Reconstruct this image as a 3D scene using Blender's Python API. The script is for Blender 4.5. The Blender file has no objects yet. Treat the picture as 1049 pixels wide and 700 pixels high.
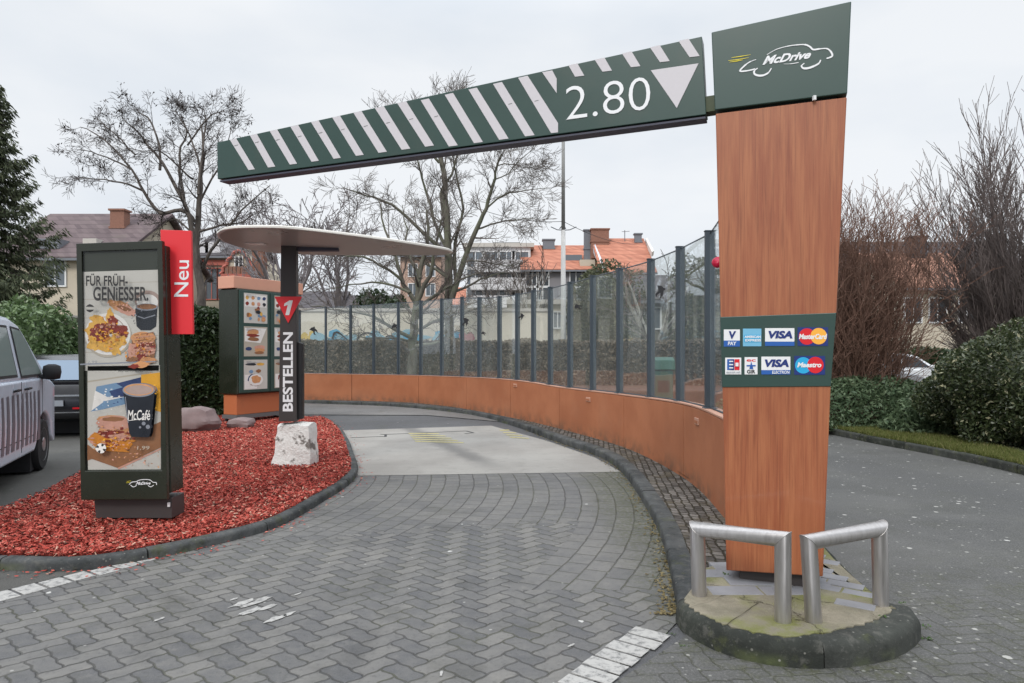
import bpy, math, random
import numpy as np
from mathutils import Vector as V3, Matrix

C = bpy.context.scene
COL = C.collection
HC, F, CX, CY = 1.5, 700.0, 524.5, 361.0      # camera height (m), focal length, principal point, horizon row
R = math.radians

def P(px, py, Z): return V3(((px-CX)/F*Z, Z, HC-(py-CY)/F*Z))
def G(px, py, h=0.0):
    Z = F*(HC-h)/(py-CY); return V3(((px-CX)/F*Z, Z, h))

# ------------------------------------------------------------------ mesh builder
class MB:
    def __init__(s): s.v=[]; s.f=[]; s.m=[]
    def add(s, vs, fs, mi=0):
        b=len(s.v); s.v.extend([tuple(v) for v in vs]); s.f.extend([tuple(i+b for i in f) for f in fs]); s.m.extend([mi]*len(fs))
    def box(s, c, size, rz=0, mi=0, M=None):
        hx,hy,hz=[d/2 for d in size]
        vs=[V3((x,y,z)) for x in(-hx,hx) for y in(-hy,hy) for z in(-hz,hz)]
        if M is None: M=Matrix.Translation(V3(c))@Matrix.Rotation(rz,4,'Z')
        s.add([M@v for v in vs],[(0,1,3,2),(4,6,7,5),(0,4,5,1),(2,3,7,6),(0,2,6,4),(1,5,7,3)],mi)
    def prism(s, poly, vec, mi=0):
        n=len(poly); vec=V3(vec); vs=[V3(p) for p in poly]; vs+= [v+vec for v in vs]
        s.add(vs,[tuple(range(n)),tuple(range(2*n-1,n-1,-1))]+[(i,i+n,(i+1)%n+n,(i+1)%n) for i in range(n)],mi)
    def poly(s, pts, mi=0): s.add(pts,[tuple(range(len(pts)))],mi)
    def tube(s, path, rad, n=8, mi=0, cap=True, closed=False):
        path=[V3(p) for p in path]; k=len(path)
        if not hasattr(rad,'__len__'): rad=[rad]*k
        vs=[]; ref=None
        for i,p in enumerate(path):
            a=path[i-1] if (i>0 or closed) else None; b=path[(i+1)%k] if (i<k-1 or closed) else None
            d1=(p-a).normalized() if a is not None else (b-p).normalized()
            d2=(b-p).normalized() if b is not None else d1
            t=(d1+d2); t=t.normalized() if t.length>1e-6 else d1
            if ref is None:
                ref=V3((0,0,1)).cross(d1)
                if ref.length<.1: ref=V3((1,0,0)).cross(d1)
                ref.normalize()
            u=(ref-d1*ref.dot(d1)); u=u.normalized() if u.length>1e-6 else d1.orthogonal().normalized()
            w=d1.cross(u); ref=u
            for j in range(n):
                an=2*math.pi*j/n; o=(u*math.cos(an)+w*math.sin(an))*rad[i]
                dt=d1.dot(t)
                if abs(dt)>.2: o=o-d1*(o.dot(t)/dt)
                vs.append(p+o)
            # reference for next segment
            if b is not None: ref=(u-d2*u.dot(d2)); ref=ref.normalized() if ref.length>1e-6 else u
        fs=[]
        for i in range(k-1 if not closed else k):
            for j in range(n):
                a=i*n+j; b=i*n+(j+1)%n; c=((i+1)%k)*n+(j+1)%n; d=((i+1)%k)*n+j; fs.append((a,b,c,d))
        if cap and not closed: fs.append(tuple(range(n-1,-1,-1))); fs.append(tuple((k-1)*n+j for j in range(n)))
        s.add(vs,fs,mi)
    def sweep(s, path, prof, mi=0, closed=False):
        """profile (side, up) swept along a horizontal path; side is to the left of travel"""
        path=[V3(p) for p in path]; k=len(path); n=len(prof); vs=[]
        for i,p in enumerate(path):
            a=path[i-1] if (i>0 or closed) else p; b=path[(i+1)%k] if (i<k-1 or closed) else p
            d=(b-a); d.z=0; d.normalize(); nn=V3((-d.y,d.x,0))
            for (o,h) in prof: vs.append(p+nn*o+V3((0,0,h)))
        fs=[]
        for i in range(k-1 if not closed else k):
            for j in range(n):
                a=i*n+j; b=i*n+(j+1)%n; c=((i+1)%k)*n+(j+1)%n; d=((i+1)%k)*n+j; fs.append((a,d,c,b))
        if not closed: fs.append(tuple(range(n))); fs.append(tuple((k-1)*n+j for j in range(n-1,-1,-1)))
        s.add(vs,fs,mi)
    def lathe(s, c, prof, n=24, mi=0, axis=None):
        vs=[]; c=V3(c)
        for (r,h) in prof:
            for j in range(n):
                a=2*math.pi*j/n
                vs.append(c+V3((r*math.cos(a),r*math.sin(a),h)) if axis is None else c+axis@V3((r*math.cos(a),r*math.sin(a),h)))
        fs=[(i*n+j,i*n+(j+1)%n,(i+1)*n+(j+1)%n,(i+1)*n+j) for i in range(len(prof)-1) for j in range(n)]
        fs.append(tuple(range(n-1,-1,-1))); fs.append(tuple((len(prof)-1)*n+j for j in range(n)))
        s.add(vs,fs,mi)
    def build(s, name, mats, parent=None, smooth=False, bevel=0, seg=2, local=False, auto=None):
        if not isinstance(mats,(list,tuple)): mats=[mats]
        me=bpy.data.meshes.new(name)
        off=V3((0,0,0))
        if parent is not None and not local:
            q=parent
            while q is not None: off+=q.location; q=q.parent
        vs=[(v[0]-off.x,v[1]-off.y,v[2]-off.z) for v in s.v]
        me.from_pydata(vs,[],s.f); me.validate()
        for m in mats: me.materials.append(m)
        if len(mats)>1 and len(me.polygons)==len(s.m): me.polygons.foreach_set('material_index',s.m)
        if smooth: me.polygons.foreach_set('use_smooth',[True]*len(me.polygons))
        me.update()
        o=bpy.data.objects.new(name,me); COL.objects.link(o)
        if parent is not None: o.parent=parent
        if auto is not None:
            me.polygons.foreach_set('use_smooth',[True]*len(me.polygons))
            try: me.set_sharp_from_angle(angle=R(auto))
            except Exception: pass
        if bevel:
            b=o.modifiers.new('bevel','BEVEL'); b.width=bevel; b.segments=seg; b.limit_method='ANGLE'; b.angle_limit=R(35)
        return o

def np_mesh(name, verts, quads, mats, parent=None, tri=False, off=None):
    me=bpy.data.meshes.new(name); nv=len(verts); nf=len(quads); k=quads.shape[1]
    if parent is not None:
        o_=V3((0,0,0)); q=parent
        while q is not None: o_+=q.location; q=q.parent
        verts=verts-np.array(o_)
    me.vertices.add(nv); me.vertices.foreach_set('co',verts.astype(np.float32).ravel())
    me.loops.add(nf*k); me.loops.foreach_set('vertex_index',quads.astype(np.int32).ravel())
    me.polygons.add(nf); me.polygons.foreach_set('loop_start',np.arange(0,nf*k,k,dtype=np.int32))
    try: me.polygons.foreach_set('loop_total',np.full(nf,k,dtype=np.int32))
    except Exception: pass
    me.update(calc_edges=True)
    me.materials.append(mats)
    o=bpy.data.objects.new(name,me); COL.objects.link(o)
    if parent is not None: o.parent=parent
    return o

def tag(o, label, cat, group=None, kind=None):
    o['label']=label; o['category']=cat
    if group: o['group']=group
    if kind: o['kind']=kind
    return o
def thing(name, label, cat, loc=(0,0,0), group=None):
    o=bpy.data.objects.new(name,None); COL.objects.link(o); o.location=V3(loc); o.empty_display_size=.2
    bpy.context.view_layer.update
    return tag(o,label,cat,group)
def struct(o): o['kind']='structure'; return o

# ------------------------------------------------------------------ node helpers
class S:
    """socket wrapper with arithmetic"""
    def __init__(s, t, sock): s.t=t; s.s=sock
    def _m(s, op, *a, clamp=False):
        n=s.t.nodes.new('ShaderNodeMath'); n.operation=op; n.use_clamp=clamp
        for i,x in enumerate((s,)+a):
            if isinstance(x,S): s.t.links.new(x.s,n.inputs[i])
            else: n.inputs[i].default_value=x
        return S(s.t,n.outputs[0])
    def __add__(s,o): return s._m('ADD',o)
    def __radd__(s,o): return s._m('ADD',o)
    def __sub__(s,o): return s._m('SUBTRACT',o)
    def __rsub__(s,o): return (s*-1)+o
    def __mul__(s,o): return s._m('MULTIPLY',o)
    def __rmul__(s,o): return s._m('MULTIPLY',o)
    def __truediv__(s,o): return s._m('DIVIDE',o)
    def floor(s): return s._m('FLOOR')
    def frac(s): return s._m('FRACT')
    def abs(s): return s._m('ABSOLUTE')
    def min(s,o): return s._m('MINIMUM',o)
    def max(s,o): return s._m('MAXIMUM',o)
    def sqrt(s): return s._m('SQRT')
    def clamp(s): return s._m('ADD',0.0,clamp=True)
    def lt(s,o): return s._m('LESS_THAN',o)
    def gt(s,o): return s._m('GREATER_THAN',o)
    def pingpong(s,o): return s._m('PINGPONG',o)
    def atan2(s,o): return s._m('ARCTAN2',o)
    def sin(s): return s._m('SINE')
    def step(s,a,b):
        n=s.t.nodes.new('ShaderNodeMapRange'); n.interpolation_type='SMOOTHSTEP'
        s.t.links.new(s.s,n.inputs[0]); n.inputs[1].default_value=a; n.inputs[2].default_value=b
        n.inputs[3].default_value=0; n.inputs[4].default_value=1
        return S(s.t,n.outputs[0])
class Mat:
    def __init__(s,name):
        s.m=bpy.data.materials.new(name); s.m.use_nodes=True; s.t=s.m.node_tree
        s.p=s.t.nodes['Principled BSDF']; s.out=s.t.nodes['Material Output']
        s._co=None
    def co(s):
        if s._co is None: s._co=s.t.nodes.new('ShaderNodeTexCoord').outputs['Object']
        return s._co
    def geo(s): return s.t.nodes.new('ShaderNodeNewGeometry')
    def pos(s):
        g=s.geo(); x=s.t.nodes.new('ShaderNodeSeparateXYZ'); s.t.links.new(g.outputs['Position'],x.inputs[0])
        return S(s.t,x.outputs[0]),S(s.t,x.outputs[1]),S(s.t,x.outputs[2])
    def comb(s,x,y,z=0.0):
        n=s.t.nodes.new('ShaderNodeCombineXYZ')
        for i,a in enumerate((x,y,z)):
            if isinstance(a,S): s.t.links.new(a.s,n.inputs[i])
            else: n.inputs[i].default_value=a
        return n.outputs[0]
    def noise(s,scale,detail=3,rough=.55,vec=None,stretch=None,dist=0.0):
        n=s.t.nodes.new('ShaderNodeTexNoise'); n.inputs['Scale'].default_value=scale; n.inputs['Detail'].default_value=detail
        n.inputs['Roughness'].default_value=rough; n.inputs['Distortion'].default_value=dist
        v=vec if vec is not None else s.co()
        if stretch:
            mp=s.t.nodes.new('ShaderNodeMapping'); mp.inputs['Scale'].default_value=stretch; s.t.links.new(v,mp.inputs[0]); v=mp.outputs[0]
        s.t.links.new(v,n.inputs['Vector']); return S(s.t,n.outputs[0])
    def voro(s,scale,vec=None,feature='F1',out=0,rand=1):
        n=s.t.nodes.new('ShaderNodeTexVoronoi'); n.feature=feature; n.inputs['Scale'].default_value=scale
        if 'Randomness' in n.inputs: n.inputs['Randomness'].default_value=rand
        s.t.links.new(vec if vec is not None else s.co(),n.inputs['Vector']); return S(s.t,n.outputs[out])
    def white(s,vec,comp='Value'):
        n=s.t.nodes.new('ShaderNodeTexWhiteNoise'); n.noise_dimensions='3D'; s.t.links.new(vec,n.inputs['Vector']); return S(s.t,n.outputs[comp])
    def col(s,c):
        n=s.t.nodes.new('ShaderNodeRGB'); n.outputs[0].default_value=(*c,1); return n.outputs[0]
    def mix(s,fac,a,b,mode='MIX'):
        n=s.t.nodes.new('ShaderNodeMix'); n.data_type='RGBA'; n.blend_type=mode; n.clamp_factor=True
        if isinstance(fac,S): s.t.links.new(fac.s,n.inputs[0])
        else: n.inputs[0].default_value=fac
        for i,x in ((6,a),(7,b)):
            if isinstance(x,(tuple,list)): n.inputs[i].default_value=(*x,1)
            else: s.t.links.new(x.s if isinstance(x,S) else x,n.inputs[i])
        return n.outputs[2]
    def base(s,c):
        if isinstance(c,(tuple,list)): s.p.inputs['Base Color'].default_value=(*c,1)
        else: s.t.links.new(c,s.p.inputs['Base Color'])
        return s
    def set(s,rough=None,metal=None,spec=None,coat=None,emit=None,sheen=None):
        I=s.p.inputs
        if rough is not None:
            if isinstance(rough,S): s.t.links.new(rough.s,I['Roughness'])
            else: I['Roughness'].default_value=rough
        if metal is not None: I['Metallic'].default_value=metal
        if spec is not None: I['Specular IOR Level'].default_value=spec
        if coat is not None: I['Coat Weight'].default_value=coat; I['Coat Roughness'].default_value=.08
        return s
    def bump(s,h,strength=.3,dist=.01):
        n=s.t.nodes.new('ShaderNodeBump'); n.inputs['Strength'].default_value=strength; n.inputs['Distance'].default_value=dist
        s.t.links.new(h.s,n.inputs['Height']); s.t.links.new(n.outputs[0],s.p.inputs['Normal']); return s
def sc(c,k): return tuple(min(1,x*k) for x in c)
def hexc(h, k=1.0):
    out=[]
    for i in (0,2,4):
        x=int(h[i:i+2],16)/255; x=x/12.92 if x<=.04045 else ((x+.055)/1.055)**2.4; out.append(x*k)
    return tuple(out)
def simple(name,c,rough=.6,metal=0,var=.12,vs=6,bump=0,bs=60,spec=.4,coat=None,detail=4,dirt=0):
    m=Mat(name); n=m.noise(vs,detail)
    k=(n-.5)*2.2
    cc=m.mix((k*.5+.5).clamp(),sc(c,1-var),sc(c,1+var))
    if dirt:
        d=m.noise(2.3,6,.65).step(.5,.75)*dirt
        cc=m.mix(d,cc,(.09,.08,.06))
    m.base(cc); m.set(rough=(n*.2+(rough-.1)),metal=metal,spec=spec,coat=coat)
    if bump: m.bump(m.noise(bs,5),bump,.004)
    return m.m
def leafmat(name,c1,c2,rough=.5,spec=.3,trans=.25,c3=None):
    m=Mat(name); g=m.geo(); r=S(m.t,g.outputs['Random Per Island'])
    n=m.noise(1.5,2)
    cc=m.mix((r*.75+n*.4-.08).clamp(),c1,c2)
    if c3: cc=m.mix(r.step(.90,.97),cc,c3)
    m.base(cc); m.set(rough=rough,spec=spec)
    tr=m.t.nodes.new('ShaderNodeBsdfTranslucent'); m.t.links.new(cc,tr.inputs[0])
    mx=m.t.nodes.new('ShaderNodeMixShader'); mx.inputs[0].default_value=trans
    m.t.links.new(m.p.outputs[0],mx.inputs[1]); m.t.links.new(tr.outputs[0],mx.inputs[2]); m.t.links.new(mx.outputs[0],m.out.inputs[0])
    return m.m
def barkmat(name,c,moss=None,bump=.5):
    m=Mat(name); n=m.noise(9,5,.6,stretch=(1,1,.25)); cc=m.mix(n.step(.3,.7),sc(c,.65),sc(c,1.35))
    if moss:
        k=m.noise(1.2,3).step(.42,.62); cc=m.mix(k*.7,cc,moss)
    m.base(cc); m.set(rough=.9,spec=.15); m.bump(n,bump,.02); return m.m

# ------------------------------------------------------------------ materials
green_dark=simple('dark_green_paint',hexc('35514a',.68),.36,var=.10,vs=2,spec=.45,dirt=.16)
green_frame=simple('olive_dark_frame',hexc('2e3326',.55),.28,var=.12,vs=3,spec=.5,dirt=.12)
green_panel=simple('olive_panel',hexc('3c4237',.65),.4,var=.08,vs=4)
white_film=simple('white_reflective_film',(.55,.52,.54),.5,var=.05,vs=40)
white_let=simple('white_lettering',(.75,.75,.76),.45,var=.03)
white_pt=simple('white_print',(.72,.72,.72),.45,var=.03)
black_gap=simple('black_metal',(.012,.012,.014),.5,var=.1)
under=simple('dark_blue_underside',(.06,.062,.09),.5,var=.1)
orange_panel=simple('orange_cladding',hexc('b56a44',.95),.5,var=.06,vs=2.5,dirt=.18)
grey_post=simple('grey_post_paint',hexc('4a4544',.7),.45,var=.08)
fence_metal=simple('blue_grey_fence_metal',hexc('56616b',.52),.42,metal=.1,var=.08,vs=3)
soft_black=simple('black_rubber',(.02,.02,.022),.75,var=.2)
def wood_mat(name,ca,cb,cd):
    m=Mat(name)
    n1=m.noise(5,5,.6,stretch=(5,5,.35)); n2=m.noise(22,4,.6,stretch=(5,5,.12)); n3=m.noise(1.7,3,.5,stretch=(2.5,2.5,.25),dist=.6)
    c=m.mix(n1.step(.3,.7),ca,cb); n4=m.noise(60,3,.6,stretch=(5,5,.06)); c=m.mix((n2.step(.48,.72)*.40),c,cd); c=m.mix(n4.step(.5,.7)*.28,c,cd); c=m.mix(n3.step(.45,.7)*.38,c,cb)
    m.base(c); m.set(rough=.42,spec=.4,coat=.15); m.bump(n2,.06,.001); return m.m
wood=wood_mat('cherry_wood_laminate',hexc('a05a3b',.78),hexc('b5714b',.80),hexc('6f3623',.70))

def brushed(name):
    m=Mat(name); n=m.noise(60,4,.6,stretch=(1,1,.1)); m.base(m.mix(n,(.36,.335,.32),(.62,.60,.59))); m.set(rough=(n*.2+.30),metal=.92); m.bump(n,.05,.001); return m.m
steel=brushed('brushed_steel')

def wall_orange():
    m=Mat('terracotta_render'); n=m.noise(1.3,4); n2=m.noise(14,5)
    c=m.mix(n.step(.3,.7),hexc('a16445',.92),hexc('ae704f',.95)); c=m.mix(n2.step(.55,.8)*.18,c,hexc('8b5038',.8))
    x,y,z=m.pos()
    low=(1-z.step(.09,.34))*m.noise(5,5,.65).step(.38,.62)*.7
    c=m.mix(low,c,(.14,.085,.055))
    st=m.noise(6,5,.65,stretch=(3,3,.10)).step(.55,.75)*.13; n7=m.noise(.9,5,.65).step(.5,.7)*.15; c=m.mix(n7,c,(.30,.165,.105))
    c=m.mix(st,c,(.20,.10,.06))
    m.base(c); m.set(rough=.68,spec=.25); m.bump(n2,.12,.003); return m.m
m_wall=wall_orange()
m_cap=simple('pale_terracotta_cap',hexc('c99a83',.8),.6,var=.1,vs=5)

def kerb_mat(name='kerb_stone',c1=(.030,.033,.034),c2=(.085,.088,.088)):
    m=Mat(name); n=m.noise(3.5,5,.6); n2=m.noise(45,4,.7); c=m.mix(n.step(.3,.75),c1,c2); c=m.mix(n2.step(.55,.75)*.4,c,(.16,.155,.14))
    moss=m.noise(2.2,4).step(.52,.68); x,y,z=m.pos()
    c=m.mix(moss*(1-z.step(.01,.07))*.8,c,(.07,.085,.03))
    rnd=S(m.t,m.geo().outputs['Random Per Island']); c=m.mix((rnd-.5).abs()*.5,c,(.13,.13,.125))
    n6=m.noise(9,6,.7); c=m.mix(n6.step(.52,.70)*.45,c,(.135,.13,.115)); c=m.mix(n6.step(.50,.30)*.55,c,(.018,.020,.017))
    vv=m.voro(19.0); c=m.mix(vv.step(.16,.08)*m.noise(3.1,3).step(.45,.6)*.7,c,(.28,.27,.24))
    c=m.mix(m.noise(5.5,5,.7).step(.55,.68)*.5,c,(.065,.072,.03))
    m.base(c); m.set(rough=.85,spec=.2); m.bump(n2*.5+n6,.8,.010); return m.m
m_kerb=kerb_mat(); m_kerb_dark=kerb_mat('dark_mossy_kerb_stone',(.012,.014,.011),(.036,.040,.032))

def asphalt(name,base=(.068,.068,.070),spots=.5):
    m=Mat(name); x,y,z=m.pos(); v=m.comb(x,y,0.0)
    n=m.noise(.5,4,vec=v); n2=m.noise(120,3,.7,vec=v); n3=m.noise(7,5,.6,vec=v)
    c=m.mix(n.step(.3,.7),sc(base,.82),sc(base,1.22)); c=m.mix(n2.step(.35,.7)*.55,c,sc(base,2.1)); c=m.mix(n3.step(.5,.72)*.35,c,sc(base,.6))
    if spots:
        w=m.voro(3.3,v); n4=m.noise(14,2,vec=v)*.05
        k=(w+n4).step(.10,.07); k2=m.white(m.comb((x*3.3).floor(),(y*3.3).floor(),0.0)).gt(.45)
        c=m.mix(k*k2*spots,c,(.42,.41,.38))
        w2=(m.voro(8.5,v)+n4).step(.095,.07); k3=m.noise(1.1,2,vec=v).step(.45,.6); c=m.mix(w2*k3*spots*.8,c,(.36,.35,.31))
    moss=m.noise(1.4,5,.65,vec=v).step(.56,.7)*.35; c=m.mix(moss,c,(.06,.062,.035))
    m.base(c); m.set(rough=.82,spec=.3); m.bump(n2+n3*.5,.6,.004); return m.m
m_asph=asphalt('asphalt')
m_park=asphalt('parking_asphalt',(.062,.060,.055),.25)

def ground_far():
    m=Mat('soil_and_verge'); x,y,z=m.pos(); v=m.comb(x,y,0.0); n=m.noise(.25,6,.6,vec=v)
    m.base(m.mix(n.step(.35,.65),(.075,.066,.052),(.09,.095,.05))); m.set(rough=.95,spec=.1); return m.m
m_far=ground_far()

def brick_cells(m,u,v,hw,amp,period,joint):
    """interlocking zig-zag pavers: u along the row, v across the rows. returns (joint mask 1=joint, random, row parity)"""
    tri=((u/period)+0.0).frac(); trap=((tri-.5).abs()*4.0-1.0)
    trap=(trap*2.2).max(-1.0).min(1.0)*amp
    vv=v+trap
    row=(vv/hw).floor(); fr=(vv/hw).frac()
    par=(row*.5).frac()*2.0
    sh=u+par*(period*.5)+(fr-.5)*(0.16*period)*(par*2.0-1.0)
    col=(sh/period).floor(); fc=(sh/period).frac()
    dv=(fr.min(1.0-fr))*hw; du=(fc.min(1.0-fc))*period
    d=dv.min(du); rnd=m.white(m.comb(col,row,3.0))
    return d,rnd,par

def herring(m,u,v,w=.102):
    """herringbone of 2:1 stones: distance to the nearest joint, random per stone, orientation flag"""
    U=u/w; W=v/w; i=U.floor(); j=W.floor(); fu=U.frac(); fv=W.frac()
    k=(((i-j)/4.0).frac()*4.0+.25).floor()
    m1=k.gt(.5)*k.lt(1.5); m2=k.gt(1.5)*k.lt(2.5); vert=k.gt(1.5)
    xh=fu+m1; yv=fv+m2
    dh=xh.min(2.0-xh).min(fv.min(1.0-fv)); dv=yv.min(2.0-yv).min(fu.min(1.0-fu))
    d=(dh*(1.0-vert)+dv*vert)*w
    rnd=m.white(m.comb(i-m1*(1.0-vert),j-m2*vert,vert*5.0+1.0))
    return d,rnd,vert

def paver_mat(side=False):
    m=Mat('mossy_side_pavers' if side else 'interlocking_pavers'); x,y,z=m.pos(); vec=m.comb(x,y,0.0)
    n5=m.noise(5,2,vec=vec); wob=(n5-.5)*.022
    a=R(47 if not side else 8); u=x*math.cos(a)+y*math.sin(a)+wob; w=x*(-math.sin(a))+y*math.cos(a)-wob
    # the stones have gently waved sides
    tri=lambda q: (((q/.102).frac()-.5).abs()*4.0-1.0)
    u2=u+tri(w+.0255)*.0055; w2=w+tri(u+.0255)*.0055
    d1,r1,p1=herring(m,u2,w2)
    if not side:
        cx,cy=-6.2,7.5; dx=x-cx; dy=y-cy; rr=(dx*dx+dy*dy).sqrt()+wob; th=dy.atan2(dx)
        row=(rr/.165).floor(); fr=(rr/.165).frac(); par=(row*.5).frac()*2.0
        s=th*6.6+par*.1; colm=(s/.2).floor(); fc=(s/.2).frac(); d2=((fr.min(1.0-fr))*.165).min((fc.min(1.0-fc))*.2); r2=m.white(m.comb(colm,row,7.0))
        sel=((y-5.9)-(x*.25)+(n5-.5)*1.2).gt(0.0); sel=((rr-6.95).gt(0.0)*(y-4.3).gt(0.0)).max(sel)
        d=d1*(1.0-sel)+d2*sel; rnd=r1*(1.0-sel)+r2*sel; light=(1.0-p1)*(1.0-sel)+sel*.55
    else: d,rnd,light=d1,r1,(1.0-p1)
    fine=m.noise(150,3,.7,vec=vec); mid=m.noise(11,5,.65,vec=vec); big=m.noise(.55,4,.6,vec=vec); sm=m.noise(34,3,.6,vec=vec)
    if not side:
        k=light*.34+rnd*.34+(mid-.5)*1.1+(big-.5)*1.1+.14
        c=m.mix(k.clamp(),(.078,.078,.081),(.172,.164,.150))
    else:
        rnd=rnd*(1.0-y.step(3.6,5.0)*.85); light=light*(1.0-y.step(3.6,5.0)); k=light*.12+rnd*.28+(mid-.5)*.9+(big-.5)*.8+.30
        c=m.mix(k.clamp(),(.050,.050,.048),(.115,.112,.106))
    c=m.mix(fine.step(.48,.72)*.42,c,(.19,.187,.18)); c=m.mix(sm.step(.52,.72)*.38,c,(.045,.045,.043))
    c=m.mix((m.noise(2.1,5,.65,vec=vec).step(.52,.70))*.38,c,(.055,.054,.046))
    if not side:
        lane=m.noise(.9,5,.7,vec=vec,dist=.8); c=m.mix(lane.step(.54,.70)*.34,c,(.048,.047,.044)); oil=m.voro(.85,vec)+(mid-.5)*.25; c=m.mix(oil.step(.10,.02)*.5,c,(.035,.034,.033))
        c=m.mix(m.noise(5.0,5,.75,vec=vec).step(.55,.72)*.35,c,(.20,.19,.172))
    wid=m.noise(3.0,2,vec=vec)*.004
    jf=(1.0-(d+(sm-.5)*.006-wid+.001).step(.0015,.0075))
    jf=jf*(.15+m.noise(6.0,4,.65,vec=vec)*1.15).clamp()
    mossy=m.noise(1.3,3,vec=vec)
    jc=m.mix(mossy.step(.42,.60),(.030,.029,.026),(.052,.055,.028))
    if side: jf=jf*(1.0-y.step(3.5,4.9)*.93)
    c=m.mix(jf*.78,c,jc)
    soil=m.noise(1.9,6,.68,vec=vec); grit=m.noise(26,4,.65,vec=vec).step(.34,.6)
    if not side:
        edge=(m.noise(2.5,4,.6,vec=vec)*.5+x-1.12).step(-.25,.3)*(y-3.4).gt(0.0)
        c=m.mix((edge*.8+soil.step(.56,.72)*.3)*grit,c,(.062,.065,.032))
    else:
        near=(1.0-y.step(3.4,5.4)); c=m.mix((soil.step(.42,.62)*(near*.75+.15))*grit,c,(.055,.057,.029))
        tr=((x-4.9)+(y-8.0)*.30+(mid-.5)*.5).abs().step(.9,.1); c=m.mix(tr*.45,c,(.055,.055,.055)); ag=m.noise(70,4,.8,vec=vec); c=m.mix(ag.step(.52,.68)*.55,c,(.21,.205,.195)); c=m.mix(ag.step(.47,.34)*.6,c,(.03,.03,.03)); pt=m.noise(.45,5,.6,vec=vec); c=m.mix(pt.step(.5,.62)*.3,c,(.125,.122,.115))
    def specks(c,scale,r,amt,thr,colr):
        v=m.voro(scale,vec)+ (sm-.5)*.10
        k=m.white(m.comb((x*scale*.37).floor(),(y*scale*.37).floor(),scale)).gt(thr)
        return m.mix(v.step(r,r*.7)*k*amt,c,colr)
    c=specks(c,2.9,.055,.85,.55,(.52,.51,.48)); c=specks(c,7.7,.075,.6,.5,(.40,.39,.36))
    if side: c=specks(c,4.7,.11,.75,.30,(.42,.41,.38)); c=specks(c,13.0,.13,.6,.35,(.30,.30,.27)); c=specks(c,9.0,.12,.6,.3,(.34,.33,.30))
    m.base(c); m.set(rough=(mid*.3+.58),spec=.35)
    h=(d.step(.0,.010)*.9 if not side else d.step(.0,.010)*(.7-y.step(3.6,5.0)*.65))+fine*.12+mid*.25+rnd*.30+sm*.15
    m.bump(h,.85,.008); return m.m
m_paver=paver_mat()
m_side=paver_mat(True)

def sett_mat():
    m=Mat('small_setts'); x,y,z=m.pos(); vec=m.comb(x,y,0.0); wob=m.noise(6,2,vec=vec)*.02
    wob=(m.noise(9,3,vec=vec)-.5)*.06; d,rnd,par=brick_cells(m,y+wob+x*.25,x-wob-y*.12,.075,.0,.095,.006)
    mid=m.noise(14,5,.65,vec=vec); c=m.mix((rnd*.9+mid*.9-.4).clamp(),(.045,.040,.036),(.17,.155,.14))
    c=m.mix(1.0-(d+(mid-.5)*.006).step(.003,.012),c,(.028,.025,.016))
    c=m.mix(m.noise(1.6,5,.65,vec=vec).step(.5,.66)*mid.step(.35,.6)*.7,c,(.085,.068,.035))
    m.base(c); m.set(rough=.85,spec=.2); m.bump(d.step(0,.014)+mid*.4,.8,.012); return m.m
m_sett=sett_mat()

def slab_mat():
    m=Mat('worn_concrete_slab'); x,y,z=m.pos(); vec=m.comb(x,y,0.0)
    n=m.noise(.8,5,.6,vec=vec); n2=m.noise(60,4,.7,vec=vec); n3=m.noise(5,5,.65,vec=vec)
    c=m.mix(n.step(.3,.7),(.235,.22,.20),(.30,.285,.26)); c=m.mix(n2.step(.5,.7)*.4,c,(.36,.35,.33)); c=m.mix(n3.step(.5,.75)*.35,c,(.155,.148,.135))
    # dark tyre tracks worn across the slab
    t=((x+.45)+(y-9.4)*.39+(n3-.5)*.35).abs().step(.30,.02)*y.step(8.4,9.8); c=m.mix(t*.6,c,(.09,.088,.086))
    m.base(c); m.set(rough=.8,spec=.25); m.bump(n2+n3*.4,.4,.003); return m.m
m_slab=slab_mat()

def paint_mat(name,c,wear=.5):
    m=Mat(name); x,y,z=m.pos(); vec=m.comb(x,y,0.0)
    n=m.noise(22,5,.7,vec=vec); c2=m.mix(n.step(.54-.1*wear,.72)*(.5+.5*wear),c,(.11,.11,.11)); c2=m.mix(m.noise(3,3,vec=vec).step(.5,.7)*.3,c2,sc(c,.55))
    m.base(c2); m.set(rough=.7,spec=.3); m.bump(n,.3,.002); return m.m
m_white_paint=paint_mat('worn_white_paint',(.37,.36,.34),1.0)
m_yellow_paint=paint_mat('worn_yellow_paint',(.42,.37,.17),.8)

def moss_conc():
    m=Mat('mossy_island_concrete'); x,y,z=m.pos(); vec=m.comb(x,y,0.0)
    n=m.noise(4.5,6,.65,vec=vec); n2=m.noise(60,4,.7,vec=vec); n3=m.noise(1.6,3,vec=vec)
    c=m.mix(n.step(.3,.7),(.17,.155,.115),(.285,.255,.195)); c=m.mix(n3.step(.44,.6)*n.step(.38,.55)*.85,c,(.135,.145,.04)); c=m.mix(n2.step(.5,.7)*.5,c,(.16,.14,.10))
    cr=m.voro(2.2,m.comb(x+n*.3,y+n*.3,0.0),'DISTANCE_TO_EDGE'); c=m.mix(cr.step(.012,.003)*n3.step(.4,.5)*.8,c,(.035,.03,.02))
    m.base(c); m.set(rough=.95,spec=.15); m.bump(n2*.6+n+cr.step(.006,.03)*.5,.8,.014); return m.m
m_moss=moss_conc()

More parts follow.
